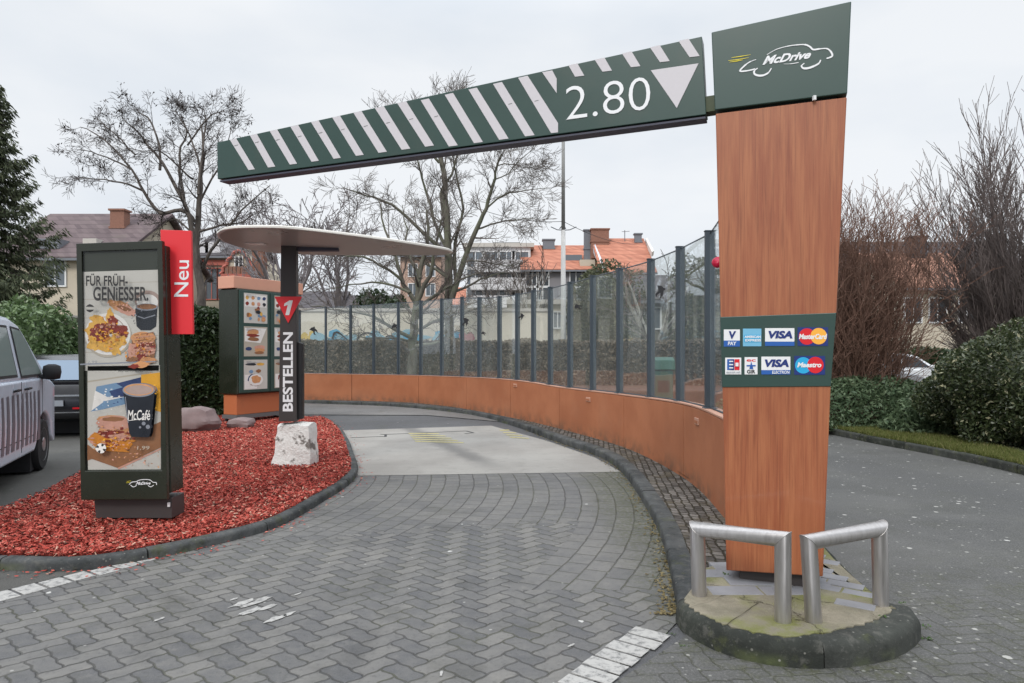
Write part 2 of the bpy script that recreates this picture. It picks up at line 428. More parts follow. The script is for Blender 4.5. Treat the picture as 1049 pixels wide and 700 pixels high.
def mulch_base():
    m=Mat('red_mulch_base'); n=m.noise(35,4,.7); m.base(m.mix(n.step(.35,.65),(.10,.016,.012),(.32,.055,.038))); m.set(rough=.9,spec=.1); m.bump(n,1,.02); return m.m
m_mulch=mulch_base()
def chip_mat():
    m=Mat('red_bark_chips'); r=S(m.t,m.geo().outputs['Random Per Island']); n=m.noise(1.1,3)
    k=(r+(n-.5)*.35)
    c=m.mix(k.step(.0,.42),(.10,.017,.012),(.35,.052,.037)); c=m.mix(k.step(.55,.95),c,(.50,.135,.10)); c=m.mix(r.step(.93,.94),c,(.50,.30,.22)); c=m.mix(r.lt(.06),c,(.05,.02,.014))
    m.base(c); m.set(rough=.8,spec=.2); return m.m
m_chip=chip_mat()

def glass_mat(name,tint=(.86,.9,.89),refl=.10,body=(.35,.42,.40),haze_f=.07):
    m=Mat(name); t=m.t; t.nodes.remove(m.p)
    tr=t.nodes.new('ShaderNodeBsdfTransparent'); tr.inputs[0].default_value=(*tint,1)
    gl=t.nodes.new('ShaderNodeBsdfGlossy'); gl.inputs['Roughness'].default_value=.02; gl.inputs[0].default_value=(.9,.95,1,1)
    df=t.nodes.new('ShaderNodeBsdfDiffuse'); df.inputs[0].default_value=(*body,1)  # pale haze painted into the glass as diffuse colour, lightens the pane
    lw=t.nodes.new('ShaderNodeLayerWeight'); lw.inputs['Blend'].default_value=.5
    n=m.noise(2.2,5,.6,stretch=(1,1,.35)); fac=n*haze_f*2
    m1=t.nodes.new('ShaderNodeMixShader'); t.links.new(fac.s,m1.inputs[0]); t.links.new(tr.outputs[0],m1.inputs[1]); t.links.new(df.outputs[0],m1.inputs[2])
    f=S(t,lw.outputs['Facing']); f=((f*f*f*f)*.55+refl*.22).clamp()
    m2=t.nodes.new('ShaderNodeMixShader'); t.links.new(f.s,m2.inputs[0]); t.links.new(m1.outputs[0],m2.inputs[1]); t.links.new(gl.outputs[0],m2.inputs[2]); t.links.new(m2.outputs[0],m.out.inputs[0])
    return m.m
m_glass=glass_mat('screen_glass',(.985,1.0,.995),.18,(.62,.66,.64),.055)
def window_mat(name,c=(.02,.025,.03)):
    m=Mat(name); m.base(c); m.set(rough=.06,spec=.6); return m.m
m_win=window_mat('dark_window_glass'); m_win2=window_mat('pale_window_glass',(.12,.14,.16))

# ------------------------------------------------------------------ vertical plane helper, text
class Plane:
    def __init__(s,p0,n): s.p=V3(p0); s.n=V3(n).normalized()
    def px(s,x,y,off=0.0):
        d=P(x,y,1.0)-V3((0,0,HC)); o=V3((0,0,HC)); t=(s.p-o).dot(s.n)/d.dot(s.n); return o+d*t+s.n*off
    def pts(s,L,off=0.0): return [s.px(x,y,off) for x,y in L]
FONT_CACHE={}
def text_geo(txt,bold=0.0,shear=0.0):
    k=(txt,bold,shear)
    if k in FONT_CACHE: return FONT_CACHE[k]
    cu=bpy.data.curves.new('t','FONT'); cu.body=txt; cu.size=1; cu.offset=bold; cu.shear=shear; cu.resolution_u=4
    ob=bpy.data.objects.new('t',cu); COL.objects.link(ob); dg=bpy.context.evaluated_depsgraph_get(); dg.update()
    me=bpy.data.meshes.new_from_object(ob.evaluated_get(dg))
    vs=[(v.co.x,v.co.y) for v in me.vertices]; fs=[tuple(p.vertices) for p in me.polygons]
    bpy.data.objects.remove(ob); bpy.data.curves.remove(cu); bpy.data.meshes.remove(me)
    if vs:
        x0=min(v[0] for v in vs); x1=max(v[0] for v in vs); y0=min(v[1] for v in vs); y1=max(v[1] for v in vs)
        vs=[((a-x0)/(x1-x0),(b-y0)/(y1-y0)) for a,b in vs]
    FONT_CACHE[k]=(vs,fs); return vs,fs
def text_on(mb,txt,quad,fn,mi=0,bold=0.0,shear=0.0):
    """quad: bottom-left, bottom-right, top-right, top-left 2D corners; fn maps 2D to 3D"""
    vs,fs=text_geo(txt,bold,shear); bl,br,tr,tl=quad; out=[]
    for u,v in vs:
        x=(1-u)*(1-v)*bl[0]+u*(1-v)*br[0]+u*v*tr[0]+(1-u)*v*tl[0]; y=(1-u)*(1-v)*bl[1]+u*(1-v)*br[1]+u*v*tr[1]+(1-u)*v*tl[1]
        out.append(fn(x,y))
    mb.add(out,fs,mi)
def rect_quad(x0,y0,x1,y1): return [(x0,y1),(x1,y1),(x1,y0),(x0,y0)]   # y down (pixel-like)
def stroke(mb,pts,w,fn,mi=0):
    n=len(pts); L=[];Rr=[]
    if not hasattr(w,'__len__'): w=[w]*n
    for i in range(n):
        a=pts[max(0,i-1)]; b=pts[min(n-1,i+1)]; dx,dy=b[0]-a[0],b[1]-a[1]; l=math.hypot(dx,dy) or 1; nx,ny=-dy/l*w[i]/2,dx/l*w[i]/2
        L.append(fn(pts[i][0]+nx,pts[i][1]+ny)); Rr.append(fn(pts[i][0]-nx,pts[i][1]-ny))
    mb.add(L+Rr,[(i,i+1,n+i+1,n+i) for i in range(n-1)],mi)
def smooth2(pts,k=6,closed=False):
    n=len(pts); out=[]
    rng=range(n if closed else n-1)
    for i in rng:
        p0=pts[(i-1)%n] if (closed or i>0) else pts[0]; p1=pts[i]; p2=pts[(i+1)%n]; p3=pts[(i+2)%n] if (closed or i<n-2) else pts[-1]
        for j in range(k):
            t=j/k; out.append(tuple(.5*((2*b)+(-a+c)*t+(2*a-5*b+4*c-d)*t*t+(-a+3*b-3*c+d)*t**3) for a,b,c,d in zip(p0,p1,p2,p3)))
    if not closed: out.append(tuple(pts[-1]))
    return out
def blob(cx,cy,rx,ry,rng,jag=.12,n=18,rot=0):
    out=[]
    for i in range(n):
        a=2*math.pi*i/n; k=1+rng.uniform(-jag,jag); x=rx*k*math.cos(a); y=ry*k*math.sin(a)
        out.append((cx+x*math.cos(rot)-y*math.sin(rot),cy+x*math.sin(rot)+y*math.cos(rot)))
    return out
def circle(cx,cy,r,n=24,ry=None): return [(cx+r*math.cos(2*math.pi*i/n),cy+(ry or r)*math.sin(2*math.pi*i/n)) for i in range(n)]
#==SETTING==
# ------------------------------------------------------------------ camera, light, world
cam=bpy.data.cameras.new('camera'); cam.sensor_width=36; cam.lens=F/1049*36; cam.shift_y=(CY-350)/1049; cam.clip_end=2000; cam.clip_start=.05
co=bpy.data.objects.new('camera',cam); COL.objects.link(co); co.location=(0,0,HC); co.rotation_euler=(R(90),0,0); C.camera=co
SUN_AZ,SUN_EL=R(205),R(38)        # light comes from behind the camera, a little to one side
w=bpy.data.worlds.new('World'); C.world=w; w.use_nodes=True; t=w.node_tree
bg=t.nodes['Background']; sky=t.nodes.new('ShaderNodeTexSky'); sky.sky_type='NISHITA'; sky.sun_disc=False
sky.sun_elevation=SUN_EL; sky.sun_rotation=SUN_AZ; sky.dust_density=2.5; sky.air_density=1; sky.ozone_density=1
hs=t.nodes.new('ShaderNodeHueSaturation'); hs.inputs['Saturation'].default_value=.12; t.links.new(sky.outputs[0],hs.inputs['Color'])
tc=t.nodes.new('ShaderNodeTexCoord'); mp=t.nodes.new('ShaderNodeMapping'); mp.inputs['Scale'].default_value=(1,1,2.6); t.links.new(tc.outputs['Generated'],mp.inputs[0])
nz=t.nodes.new('ShaderNodeTexNoise'); nz.inputs['Scale'].default_value=1.7; nz.inputs['Detail'].default_value=5; nz.inputs['Roughness'].default_value=.5; t.links.new(mp.outputs[0],nz.inputs['Vector'])
cr=t.nodes.new('ShaderNodeValToRGB'); cr.color_ramp.elements[0].position=.4; cr.color_ramp.elements[0].color=(9.2,10.0,11.0,1); cr.color_ramp.elements[1].position=.62; cr.color_ramp.elements[1].color=(11.2,11.6,12.1,1)
t.links.new(nz.outputs[0],cr.inputs[0])
mx=t.nodes.new('ShaderNodeMix'); mx.data_type='RGBA'; mx.inputs[0].default_value=.88; t.links.new(hs.outputs[0],mx.inputs[6]); t.links.new(cr.outputs[0],mx.inputs[7])
sx=t.nodes.new('ShaderNodeSeparateXYZ'); t.links.new(tc.outputs['Generated'],sx.inputs[0]); el=S(t,sx.outputs[2]).step(.40,1.0)*2.2+1.0
vm=t.nodes.new('ShaderNodeVectorMath'); vm.operation='SCALE'; t.links.new(mx.outputs[2],vm.inputs[0]); t.links.new(el.s,vm.inputs['Scale'])
t.links.new(vm.outputs[0],bg.inputs[0]); bg.inputs[1].default_value=.080
sun=bpy.data.lights.new('sun','SUN'); sun.energy=1.5; sun.angle=R(15); sun.color=(1,.965,.92); so=bpy.data.objects.new('sun',sun); COL.objects.link(so)
# sun position vector matching the sky: rotation measured clockwise from +Y
sd=V3((math.sin(SUN_AZ)*math.cos(SUN_EL),math.cos(SUN_AZ)*math.cos(SUN_EL),math.sin(SUN_EL))); so.rotation_euler=sd.to_track_quat('Z','Y').to_euler()
C.view_settings.view_transform='Standard'; C.view_settings.look='None'; C.view_settings.exposure=.08; C.view_settings.gamma=1
C.cycles.transparent_max_bounces=24; C.cycles.max_bounces=6; C.cycles.diffuse_bounces=3; C.cycles.use_denoising=True

# ------------------------------------------------------------------ ground sheets
def sheet(name,pts,z,mat):
    mb=MB(); mb.poly([(p[0],p[1],z) for p in pts]); return struct(mb.build(name,mat))
mb=MB(); mb.poly([(-600,-60,-.012),(600,-60,-.012),(600,900,-.012),(-600,900,-.012)]); struct(mb.build('ground',m_far))
sheet('asphalt_road',[(-9.5,-8),(14,-8),(14,25),(-26,25),(-26,-8)],-.004,m_asph)
sheet('parking_ground',[(-26,-7.9),(-6.5,-4),(-3.2,4.29),(-2.6,5.2),(-4.2,10),(-5.8,24.9),(-26,24.9)],.0,m_park)
# driveway kerb line (road side, photographed line on the ground)
kerb_px=[(700,660),(694,632),(687,593),(676,548),(655,510),(635.5,483),(613,468),(567,452),(529,437.5),(490,427),(452,421.5),(395,416.5),(309,413.5)]
kp=[G(*q) for q in kerb_px]
road_edge=[ (p.x,p.y) for p in kp]
def cr3(pts,k=6): return [V3(p) for p in smooth2([tuple(p) for p in pts],k)]
kline=cr3(kp[1:],8)
isl_px=[(330,430.5),(341,434),(350.5,443),(358,456),(363,469.6),(366.7,485),(357,498),(330.5,515),(286,540),(229,557),(152.5,574),(76,585),(0,584)]
ip=[G(*q) for q in isl_px]
# pavers
left_edge=[(p.x,p.y) for p in ip[5:11]]
pav=[(-7.6,-2.0),(-3.2,4.25)]+[(-2.6,5.02)]+list(reversed(left_edge[:-0 or None]))[1:]
sl_l=G(367,488); sl_r=G(636,484)
right_edge=[(p.x+.03,p.y) for p in kline if p.y<sl_r.y]
row2a=G(682,650); row2b=G(600,700)
pav=pav+[(sl_l.x,sl_l.y),(sl_r.x,sl_r.y)]+list(reversed(right_edge))+[(row2a.x,row2a.y),(row2b.x-.1,row2b.y-.15),(-2.8,-.6),(-3.6,-2)]
sheet('driveway_paving',pav,.004,m_paver)
sheet('side_paving',[(1.0,4.9),(row2a.x+.1,row2a.y-.02),(row2b.x-.02,row2b.y-.17),(-2.75,-.65),(-2.5,-3),(13.8,-3),(13.8,24.8),(9,24.8),(6,19.5),(2.3,10),(1.9,7.6)],.0,m_side)
sl=[G(367,488),G(636,484),G(610,469.5),G(560,452),G(503,436.5),G(349.6,441.5)]
sheet('concrete_slab',[(p.x,p.y) for p in sl],.007,m_slab)
# joints line and painted marks on the slab
mb=MB()
def flat_px(mb,pts,z): mb.poly([(G(x,y,z).x,G(x,y,z).y,z) for x,y in pts])
cz=lambda x,y:(340+x/4.768,425+y/4.768)
for i in range(5):
    A_=(372+i*8,89+i*9.5); B__=(520+i*30,90+i*11); flat_px(mb,[cz(A_[0],A_[1]),cz(B__[0],B__[1]),cz(B__[0]+8,B__[1]+4.5),cz(A_[0]+5,A_[1]+4.5)],.011)
for i in range(4):
    A_=(818+i*16,74+i*11); B__=(862+i*32,72+i*13.5); flat_px(mb,[cz(A_[0],A_[1]),cz(B__[0],B__[1]),cz(B__[0]+8,B__[1]+4.5),cz(A_[0]+5,A_[1]+4.5)],.011)
struct(mb.build('yellow_road_marking',m_yellow_paint))
mb=MB(); loopm=simple('tar_joint',(.04,.04,.04),.8)
for a,b in (((90,112),(240,106)),((236,95),(262,97)),((262,97),(262,107)),((236,106),(262,107)),((262,96),(400,90)),((400,90),(655,79)),((655,79),(692,88)),((692,88),(648,92))):
    A=G(*cz(*a),.010); B=G(*cz(*b),.010); d=(B-A).normalized(); n=V3((-d.y,d.x,0))*.022; mb.poly([A+n,B+n,B-n,A-n])
struct(mb.build('induction_loop_marking',loopm))
# white stone rows
rngm=random.Random(5)
def stone_row(name,A,B,n,wid,taper=1.0):
    mb=MB(); A=V3(A);B=V3(B); d=(B-A)/n; nn=V3((-d.y,d.x,0)).normalized()
    for i in range(n):
        w_=wid*(1-(1-taper)*i/n); a=A+d*(i+.07); b=A+d*(i+.93); j=rngm.uniform(-.012,.012)
        mb.prism([a+nn*(w_/2+j),b+nn*(w_/2+j),b-nn*(w_/2-j),a-nn*(w_/2-j)],(0,0,.0035),0)
    for k in range(len(mb.v)): mb.v[k]=(mb.v[k][0],mb.v[k][1],mb.v[k][2]+.0045)
    return struct(mb.build(name,m_white_paint))
A=G(-75,632); B=G(160,571.5); A.z=B.z=0; stone_row('white_stone_marking',A,B,9,.21,.6)
A=G(669,647); B=G(560,730); A.z=B.z=0; stone_row('white_stone_marking',A,B,9,.20)
# worn paint splashes
mb=MB(); r_=random.Random(3)
for (x,y,w_,h_) in ((248,618,24,3.5),(262,617,30,2.8),(256,626,18,4),(275,622,16,3),(281,634,19,3.4),(296,629,12,2.4),(163,634.5,12,1.6),(305,608.5,7,1.2),(452,690,3,5),(240,613.5,9,1.5),(268,613,12,1.5),(585,661,6,2)):
    n=14; pts=[]
    for i in range(n):
        a=2*math.pi*i/n; k=1+r_.uniform(-.3,.3); pts.append((x+w_*.55*k*math.cos(a)+0*y,y+h_*.55*k*math.sin(a)-w_*.18*k*math.cos(a)))
    flat_px(mb,pts,.0085)
struct(mb.build('worn_paint_marking',m_white_paint))

# ------------------------------------------------------------------ kerbs
def kerb_stones(name,line,length,prof,closed=False,joint=.012,rot0=0,mat=None):
    """resample the line at about 12 cm, cut it into stones"""
    pts=[V3(p) for p in line]; 
    if closed: pts=pts+[pts[0]]
    acc=[0]
    for a,b in zip(pts,pts[1:]): acc.append(acc[-1]+(b-a).length)
    def at(s):
        for i in range(len(pts)-1):
            if acc[i+1]>=s: return pts[i].lerp(pts[i+1],(s-acc[i])/max(1e-6,acc[i+1]-acc[i]))
        return pts[-1].copy()
    L=acc[-1]; n=max(1,round(L/length)); mb=MB(); r=random.Random(9)
    for i in range(n):
        s0=L*i/n+joint/2; s1=L*(i+1)/n-joint/2; k=max(2,int((s1-s0)/.12)); dz=r.uniform(-.004,.004); do=r.uniform(-.005,.005)
        mb.sweep([at(s0+(s1-s0)*j/k) for j in range(k+1)],[(o+do,h+dz) for o,h in prof])
    return struct(mb.build(name,mat or m_kerb,auto=40))
# profile: side (left of travel), up ; road side is at 0
def kprof(h,wd,sgn): 
    p=[(0,-.05),(0,h-.03),(.006,h-.012),(.02,h-.003),(.035,h),(wd,h),(wd,-.05)]
    return [(o*sgn,z) for o,z in (p if sgn>0 else reversed(p))]
# travel far-left kline goes from near (right) to far-left; verge lies to the right of travel
kerb_stones('driveway_kerb',kline,1.0,kprof(.105,.14,-1))
il=cr3(ip,6)
# mulch island outline: continues behind
back=[V3((-4.37-.3,5.4,0)),V3((-4.75,6.6,0)),V3((-5.3,8.4,0)),V3((-6.2,10.6,0)),V3((-7.3,13.0,0)),V3((-7.6,15.0,0)),V3((-6.6,16.0,0)),V3((-5.2,15.2,0))]
endl=il[-1]; loop=il+cr3([endl,V3((-3.95,4.72,0)),V3((-4.3,4.95,0))]+back+[il[0]],5)[1:-1]
kerb_stones('island_kerb',loop,1.0,kprof(.078,.09,-1) ,closed=True)
def inset(loop,d,sgn):
    out=[];n=len(loop)
    for i,p in enumerate(loop):
        a=loop[i-1]; b=loop[(i+1)%n]; t=(b-a).normalized(); out.append(p+V3((-t.y,t.x,0))*d*sgn)
    return out
area=sum(a.x*b.y-b.x*a.y for a,b in zip(loop,loop[1:]+loop[:1]))/2
INS= 1 if area>0 else -1
inner=inset(loop,.085,INS)
# mound of mulch as a grid inside the outline
def inside(x,y,poly):
    c=False;n=len(poly);j=n-1
    for i in range(n):
        if (poly[i].y>y)!=(poly[j].y>y) and x<(poly[j].x-poly[i].x)*(y-poly[i].y)/(poly[j].y-poly[i].y)+poly[i].x: c=not c
        j=i
    return c
mb=MB(); cen=V3((-3.9,8.5,0)); rings=[]
for k,(f,h) in enumerate(((1,.055),(.97,.068),(.85,.075),(.6,.08),(.3,.08))):
    rings.append([V3((cen.x+(p.x-cen.x)*f,cen.y+(p.y-cen.y)*f,h)) for p in inner])
n=len(inner)
for rg in rings: mb.v.extend([tuple(p) for p in rg])
for k in range(4):
    for i in range(n): mb.f.append((k*n+i,k*n+(i+1)%n,(k+1)*n+(i+1)%n,(k+1)*n+i)); mb.m.append(0)
mb.f.append(tuple(4*n+i for i in range(n))); mb.m.append(0)
struct(mb.build('mulch_bed_ground',m_mulch,smooth=True))
# chips
rng=np.random.default_rng(4)
xs=[p.x for p in inner]; ys=[p.y for p in inner]; pts=[]
NCH=85000
while len(pts)<NCH:
    # more, smaller chips nearer the viewer
    y=min(ys)+(max(ys)-min(ys))*rng.random()**1.25; x=rng.uniform(min(xs),max(xs))
    if inside(x,y,inner): pts.append((x,y))
pts=np.array(pts)
def mound_h(x,y):
    return .082+.02*np.clip(1-((x+3.9)**2/3.2+(y-8.5)**2/26),0,1)
n=len(pts); L=rng.uniform(.012,.046,n)*(1+pts[:,1]*.012); W=L*rng.uniform(.25,.5,n); yaw=rng.uniform(0,2*np.pi,n); pit=rng.normal(0,.35,n); rol=rng.normal(0,.5,n)
ca,sa=np.cos(yaw),np.sin(yaw); cp,sp=np.cos(pit),np.sin(pit)
U=np.stack([ca*cp,sa*cp,sp],1)*L[:,None]/2; Wd=np.stack([-sa*np.cos(rol),ca*np.cos(rol),np.sin(rol)],1)*W[:,None]/2
cc=np.stack([pts[:,0],pts[:,1],mound_h(pts[:,0],pts[:,1])+rng.uniform(-.01,.022,n)],1)
nrm=np.cross(U,Wd); nrm/=np.linalg.norm(nrm,axis=1)[:,None]; nrm*=.004
v=np.stack([cc-U-Wd*.7,cc+U-Wd,cc+U*.9+Wd,cc-U+Wd*.8,cc-U*.8+nrm,cc+U*.8+nrm],1).reshape(-1,3); b=np.arange(n)[:,None]*6
q=np.concatenate([b+np.array([[0,1,5,4]]),b+np.array([[2,3,4,5]])],0)
o=np_mesh('bark_mulch',v,q,m_chip); tag(o,'red bark mulch covering the kerbed planting island','mulch',kind='stuff')
# chips spilled over the kerb and dry leaves along the driveway gutter
rr=random.Random(8); mb=MB(); leafy=leafmat('dry_leaf',(.10,.075,.03),(.26,.21,.11),.7,.1)
for i in range(900):
    s=rr.random()**1.3*(len(kline)-2)*.62; j=int(s); p=kline[j].lerp(kline[j+1],s-j); t=(kline[j+1]-kline[j]).normalized(); nn=V3((-t.y,t.x,0))
    c=p+nn*(abs(rr.gauss(0,.06))+.004); c.z=.012; a=rr.uniform(0,6.28); l=rr.uniform(.007,.02); u=V3((math.cos(a),math.sin(a),rr.uniform(-.3,.3)))*l; w_=V3((-math.sin(a),math.cos(a),rr.uniform(-.3,.5)))*l*.5
    mb.add([c-u,c+w_,c+u,c-w_],[(0,1,2,3)])
tag(mb.build('leaf_litter',leafy),'dry leaf litter gathered in the gutter of the curved kerb','leaf litter',kind='stuff')
mb=MB()
for i in range(420):
    j=rr.randrange(len(il)-1); p=il[j].lerp(il[j+1],rr.random()); t=(il[j+1]-il[j]).normalized(); c=p+V3((-t.y,t.x,0))*(-INS)*abs(rr.gauss(0,.10)); c.z=.012
    a=rr.uniform(0,6.28); l=rr.uniform(.008,.022); u=V3((math.cos(a),math.sin(a),0))*l; w_=V3((-math.sin(a),math.cos(a),.3))*l*.35; mb.add([c-u,c+w_,c+u,c-w_],[(0,1,2,3)])
tag(mb.build('spilled_mulch',m_chip),'stray red mulch chips spilled outside the island kerb','mulch',kind='stuff')

# ------------------------------------------------------------------ orange wall and verge
wb=[(309.5,410),(355,410.2),(414,412),(460,416.3),(504,424),(540,431),(573,439),(639,458),(700,489),(742,530)]
wt=[383,383.6,384.6,386,388,391.5,397,405,414,430]
wpts=[]
for (x,y),ty in zip(wb,wt):
    g=G(x,y,.1); top=HC-(ty-CY)/F*g.y; wpts.append((g.x,g.y,top))
e0=wpts[0]; wpts=[(e0[0]-1.0,e0[1]+.15,e0[2])]+wpts
e1=wpts[-1]; wpts.append((1.62,4.55,e1[2]))
wl=smooth2(wpts,10)
def wnorm(i):
    a=wl[max(0,i-1)]; b=wl[min(len(wl)-1,i+1)]; d=V3((b[0]-a[0],b[1]-a[1],0)).normalized(); return V3((-d.y,d.x,0))
TH=.16
root=thing('boundary_wall','low curved terracotta rendered wall beneath the glass screen','wall',(wl[40][0],wl[40][1],.0))
mb=MB(); cap=MB(); core=MB()
cuts=[0]; last=0; acc=0
for i in range(1,len(wl)):
    acc+=math.hypot(wl[i][0]-wl[i-1][0],wl[i][1]-wl[i-1][1])
    if acc-last>2.35: cuts.append(i); last=acc
cuts.append(len(wl)-1)
for a,b in zip(cuts,cuts[1:]):
    rng_=list(range(a,b+1)); vs=[]
    for i in rng_:
        x,y,h=wl[i]; nn=wnorm(i); p=V3((x,y,0))
        if i in (a,b):
            o=V3((wl[i+1][0]-x,wl[i+1][1]-y,0)) if i==a and i+1<len(wl) else V3((wl[i-1][0]-x,wl[i-1][1]-y,0)); p=p+o.normalized()*.007
        vs+= [p+V3((0,0,-.02)),p+V3((0,0,h-.02)),p+nn*.012+V3((0,0,h-.004)),p+nn*TH+V3((0,0,h-.004)),p+nn*TH+V3((0,0,-.02))]
    m_=len(rng_); fs=[]
    for k in range(m_-1):
        for j in range(4): fs.append((k*5+j,k*5+j+1,(k+1)*5+j+1,(k+1)*5+j))
    fs+=[(0,1,2,3,4),tuple((m_-1)*5+j for j in (4,3,2,1,0))]; mb.add(vs,fs)
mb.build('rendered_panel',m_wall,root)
vs=[];m_=len(wl)
for i in range(m_):
    x,y,h=wl[i]; nn=wnorm(i); p=V3((x,y,0)); vs+=[p+nn*.02,p+nn*.02+V3((0,0,h-.03)),p+nn*(TH-.02)+V3((0,0,h-.03)),p+nn*(TH-.02)]
core.add(vs,[(k*4+j,k*4+j+1,(k+1)*4+j+1,(k+1)*4+j) for k in range(m_-1) for j in range(3)]); core.build('wall_core',black_gap,root)
vs=[]
for i in range(m_):
    x,y,h=wl[i]; nn=wnorm(i); p=V3((x,y,0)); vs+=[p+nn*-.004+V3((0,0,h-.003)),p+nn*-.004+V3((0,0,h+.012)),p+nn*(TH+.004)+V3((0,0,h+.012)),p+nn*(TH+.004)+V3((0,0,h-.003))]
cap.add(vs,[(k*4+j,k*4+(j+1)%4,(k+1)*4+(j+1)%4,(k+1)*4+j) for k in range(m_-1) for j in range(4)]+[(0,1,2,3)]); cap.build('coping',m_cap,root)
def wall_at(px):
    best=None
    for i in range(len(wl)-1):
        a,b=wl[i],wl[i+1]; fa=CX+F*a[0]/a[1]; fb=CX+F*b[0]/b[1]
        if (fa-px)*(fb-px)<=0 and a[1]>3 and fa!=fb:
            k=(px-fa)/(fb-fa); p=V3((a[0]+(b[0]-a[0])*k,a[1]+(b[1]-a[1])*k,0)); return p,a[2]+(b[2]-a[2])*k,wnorm(i)
    return None
for px in (528,603,714.5):
    p,h,nn=wall_at(px); M=Matrix.Translation(p+V3((0,0,h-.14 if px>600 else h-.1)))@nn.to_track_quat('Y','Z').to_matrix().to_4x4()
    b=MB(); b.box(0,(.16,.03,.07),M=M); f=b.build('vent_plate',m_cap,root,bevel=.004); b=MB(); M2=M@Matrix.Translation((0,-.017,-.006)); b.box(0,(.12,.006,.03),M=M2); b.build('lens',m_wall,f)  # small vent plates with a wall-coloured inset, no lamp fitted
# verge of small setts between kerb and wall
mb=MB(); kl=[p+V3((0,0,0)) for p in kline]
N=60
def resample(pts,n):
    pts=[V3(p) for p in pts]; acc=[0]
    for a,b in zip(pts,pts[1:]): acc.append(acc[-1]+(b-a).length)
    out=[]
    for k in range(n+1):
        s=acc[-1]*k/n; i=0
        while i<len(pts)-2 and acc[i+1]<s: i+=1
        out.append(pts[i].lerp(pts[i+1],(s-acc[i])/max(1e-6,acc[i+1]-acc[i])))
    return out
ka=resample(kl,N); wa=resample([(x,y,0) for x,y,h in reversed(wl[:-4])],N)
vs=[]
for i in range(N+1):
    a=ka[max(0,i-1)]; b=ka[min(N,i+1)]; d=(b-a).normalized(); nn=V3((d.y,-d.x,0))
    k=ka[i]+nn*.139; vs+=[V3((k.x,k.y,.098)),V3((wa[i].x+.13,wa[i].y+.08,.094))]
mb.add(vs,[(2*i,2*i+1,2*i+3,2*i+2) for i in range(N)]); struct(mb.build('paved_verge',m_sett))

# ------------------------------------------------------------------ glass screen fence on the wall
posts=[(305.7,318),(333,311.5),(358,309.5),(381.5,307.5),(406.5,305),(429,303),(450,301),(470.6,299.5),(488,302),(508.5,302.5),(526.7,300),(543,296.5),(560,293),(580,287.5),(603,280),(630,272),(661,263.5),(690,251.6),(719,237.2)]
fr=thing('glass_fence','tall curved glass screen with slim blue grey posts on the terracotta wall','fence',(wl[40][0],wl[40][1],.8))
fp=[]
for x,ty in posts:
    p,h,nn=wall_at(x); q=p+nn*.08; 
    top=HC+(CY-ty)/F*q.y; top=2.73+(top-2.73)*.6; fp.append((q,h,nn,top))
# last hidden post behind the column
p,h,nn=wall_at(741); fp.append((p+nn*.08,h,nn,2.82))
for (q,h,nn,top) in fp:
    M=Matrix.Translation(q+V3((0,0,(h+top)/2)))@nn.to_track_quat('Y','Z').to_matrix().to_4x4()
    b=MB(); b.box(0,(.05,.10,top-h-.02),M=M); b.box(0,(.062,.112,.012),M=M@Matrix.Translation((0,0,(top-h)/2-.004))); b.box(0,(.13,.13,.012),M=M@Matrix.Translation((0,0,-(top-h)/2+.016)))
    o=b.build('fence_post',fence_metal,fr,bevel=.004)
for k in range(len(fp)-1):
    (a,ha,na,ta),(b_,hb,nb,tb)=fp[k],fp[k+1]; d=(b_-a); d.z=0; L=d.length; d.normalize(); n_=V3((-d.y,d.x,0))*.005
    A=a+d*.032; B=b_-d*.032; b=MB()
    b.prism([A+V3((0,0,ha+.03))-n_,B+V3((0,0,hb+.03))-n_,B+V3((0,0,tb-.03))-n_,A+V3((0,0,ta-.03))-n_],n_*2)
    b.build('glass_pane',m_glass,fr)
    b=MB()
    for s_ in ((A,B,ha+.02,hb+.02),(A,B,ta-.03,tb-.03)):
        b=MB(); b.tube([s_[0]+V3((0,0,s_[2])),s_[1]+V3((0,0,s_[3]))],.009,4); b.build('pane_edge_rail',fence_metal,fr)
# bird of prey stickers on the glass
bird=[(-.55,.1),(-.3,.42),(0,.5),(.12,.62),(.25,.5),(.2,.38),(.5,.1),(.72,-.45),(.45,-.15),(.22,-.02),(.22,-.35),(.38,-.6),(.05,-.5),(-.02,-.1),(-.3,.05)]
for (x,y,sz,rot) in ((321,339,9,0),(405,335,8,.6),(476.5,329.5,9,-.9),(495.5,342,5,.4),(534,324,7,-1.2),(592,315,7.5,.7),(676,298,13,-1.0)):
    k=max(i for i in range(len(fp)) if CX+F*fp[i][0].x/fp[i][0].y<x); a=fp[k][0]; b_=fp[k+1][0]; d=(b_-a).normalized(); n_=V3((d.y,-d.x,0)); pl=Plane(a,n_)
    sz*=.82; pts=[(x+sz*(u*math.cos(rot)-v*math.sin(rot)),y-sz*(u*math.sin(rot)+v*math.cos(rot))) for u,v in bird]
    b=MB(); b.poly(pl.pts(pts,.008)); b.build('bird_sticker',soft_black,fr)

# red lamp fixed to the back of the column
p,h,nn=wall_at(736)
# ------------------------------------------------------------------ clearance gate: column and height bar
TT=.4; Xc,Zc=1.534,4.0; nrm_=V3((-TT,-1,0)).normalized(); GP=Plane((Xc,Zc,0),nrm_); BK=-nrm_
gate=thing('clearance_gate','wood clad column carrying a striped dark green height limit bar marked 2.80','height barrier',(1.6,4.12,.11))
def z8(x,y): return (700+x/5.245,y/5.245)
def z7(x,y): return (440+x/3.497,20+y/3.497)
def z6(x,y): return (200+x/3.5,20+y/3.5)
def z1(x,y): return (720+x/5.833,300+y/5.833)
